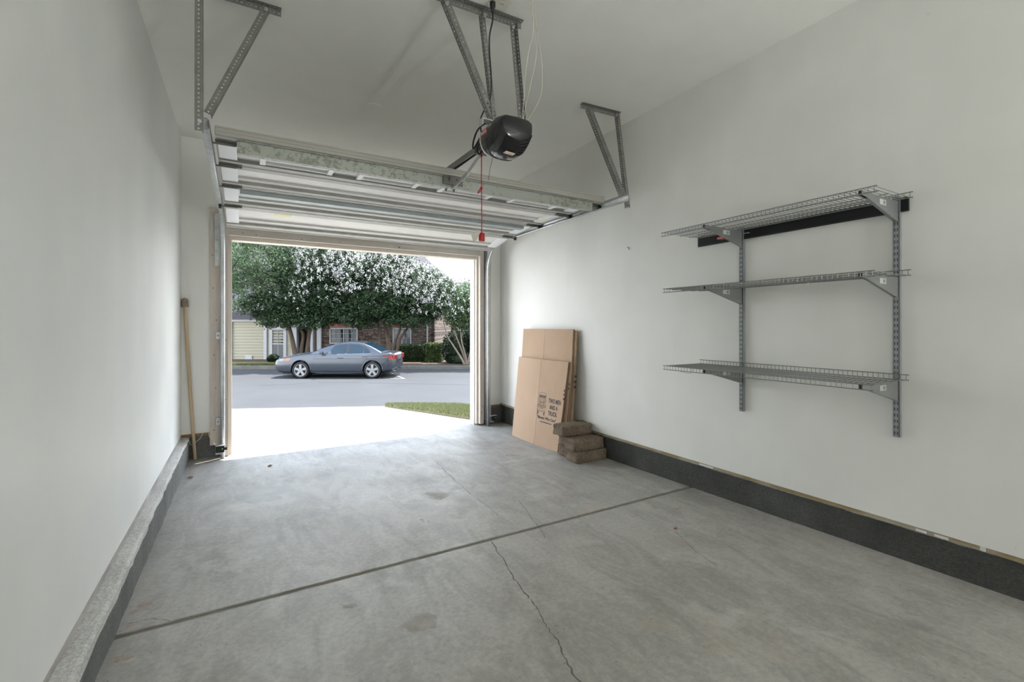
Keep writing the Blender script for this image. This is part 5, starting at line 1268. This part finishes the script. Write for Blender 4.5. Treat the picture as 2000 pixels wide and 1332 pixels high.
# ------------------------------------------------------------------ light, sky, camera
SUN, SKY, EXPO, FILLW = 16.0, 6.5, 0.0, 235.0
sd = bpy.data.lights.new('sun', 'SUN'); sd.energy = SUN; sd.angle = math.radians(0.6); sd.color = (1.0, 0.965, 0.90)
so = bpy.data.objects.new('sun', sd); COL.objects.link(so); so.location = (6, 12, 14)
so.rotation_euler = Vector((-0.306, -0.17, -1.0)).to_track_quat('-Z', 'Y').to_euler()
wd = bpy.data.worlds.new('sky'); SC.world = wd; wd.use_nodes = True; t = wd.node_tree; bg = t.nodes['Background']
tc = t.nodes.new('ShaderNodeTexCoord'); ns = t.nodes.new('ShaderNodeTexNoise'); ns.inputs['Scale'].default_value = 2.2; ns.inputs['Detail'].default_value = 6.0
rp = t.nodes.new('ShaderNodeValToRGB'); rp.color_ramp.elements[0].position = 0.35; rp.color_ramp.elements[1].position = 0.65
rp.color_ramp.elements[0].color = (0.80, 0.90, 1.0, 1); rp.color_ramp.elements[1].color = (1.0, 1.0, 1.0, 1)
sp_ = t.nodes.new('ShaderNodeSeparateXYZ'); zr_ = t.nodes.new('ShaderNodeValToRGB'); mx_ = t.nodes.new('ShaderNodeMix'); mx_.data_type = 'RGBA'; mx_.blend_type = 'MULTIPLY'; mx_.inputs['Factor'].default_value = 1.0
for q_, (p_, c_) in enumerate(((0.0, (1.0, 0.98, 0.95)), (0.45, (0.95, 0.97, 1.0)), (0.70, (0.50, 0.60, 0.76)), (1.0, (0.22, 0.31, 0.48)))):   # hazy bright low sky, blue zenith
    e_ = zr_.color_ramp.elements[q_] if q_ < 2 else zr_.color_ramp.elements.new(p_)
    e_.position = p_; e_.color = (*c_, 1)
t.links.new(tc.outputs['Generated'], ns.inputs['Vector']); t.links.new(ns.outputs['Fac'], rp.inputs['Fac'])
t.links.new(tc.outputs['Generated'], sp_.inputs[0]); t.links.new(sp_.outputs['Z'], zr_.inputs['Fac'])
t.links.new(rp.outputs['Color'], mx_.inputs['A']); t.links.new(zr_.outputs['Color'], mx_.inputs['B']); t.links.new(mx_.outputs['Result'], bg.inputs['Color'])
bg.inputs['Strength'].default_value = SKY
# added fill uplight, unseen on the back wall behind the camera, brightens the interior
LX, LY, LZ = 2.2, -2.80, 1.05
fillt = thing('added_fill_lamp', 'added fill uplight in a white bowl, unseen on the back wall behind the camera', 'fill lamp', (LX, LY, LZ - 0.16))
m = MB(); m.lathe((LX, LY, LZ), (0, 0, 1), [(-0.13, 0.0), (-0.12, 0.07), (-0.07, 0.135), (0.03, 0.165), (0.03, 0.16), (-0.065, 0.13), (-0.11, 0.065), (-0.12, 0)], 28); m.build('bowl', WHITE, fillt, smooth=True)  # opaque bowl keeps the added fill light off the floor
m = MB(); m.box(LX - 0.05, YB, LZ - 0.10, LX + 0.05, LY - 0.12, LZ + 0.0); m.build('wall_plate', WHITE, fillt)
ld = bpy.data.lights.new('fill_light', 'POINT'); ld.energy = FILLW; ld.shadow_soft_size = 0.09; ld.color = (1.0, 1.0, 0.965)
lo = bpy.data.objects.new('fill_light', ld); COL.objects.link(lo); lo.location = (LX, LY, LZ)
cd = bpy.data.cameras.new('camera'); cd.sensor_width = 36; cd.lens = 903.2 / 2000 * 36; cd.shift_x = -0.7 / 2000; cd.shift_y = -29.2 / 2000; cd.clip_start = 0.02; cd.clip_end = 300
co = bpy.data.objects.new('camera', cd); COL.objects.link(co); co.location = (0, 0, 1.24); co.rotation_euler = (PI / 2, 0, -YAW)
SC.camera = co
SC.view_settings.view_transform = 'Standard'; SC.view_settings.look = 'None'; SC.view_settings.gamma = 1.0; SC.view_settings.exposure = EXPO; SC.view_settings.use_curve_mapping = False
SC.cycles.max_bounces = 11; SC.cycles.diffuse_bounces = 8; SC.cycles.glossy_bounces = 4; SC.cycles.sample_clamp_indirect = 10
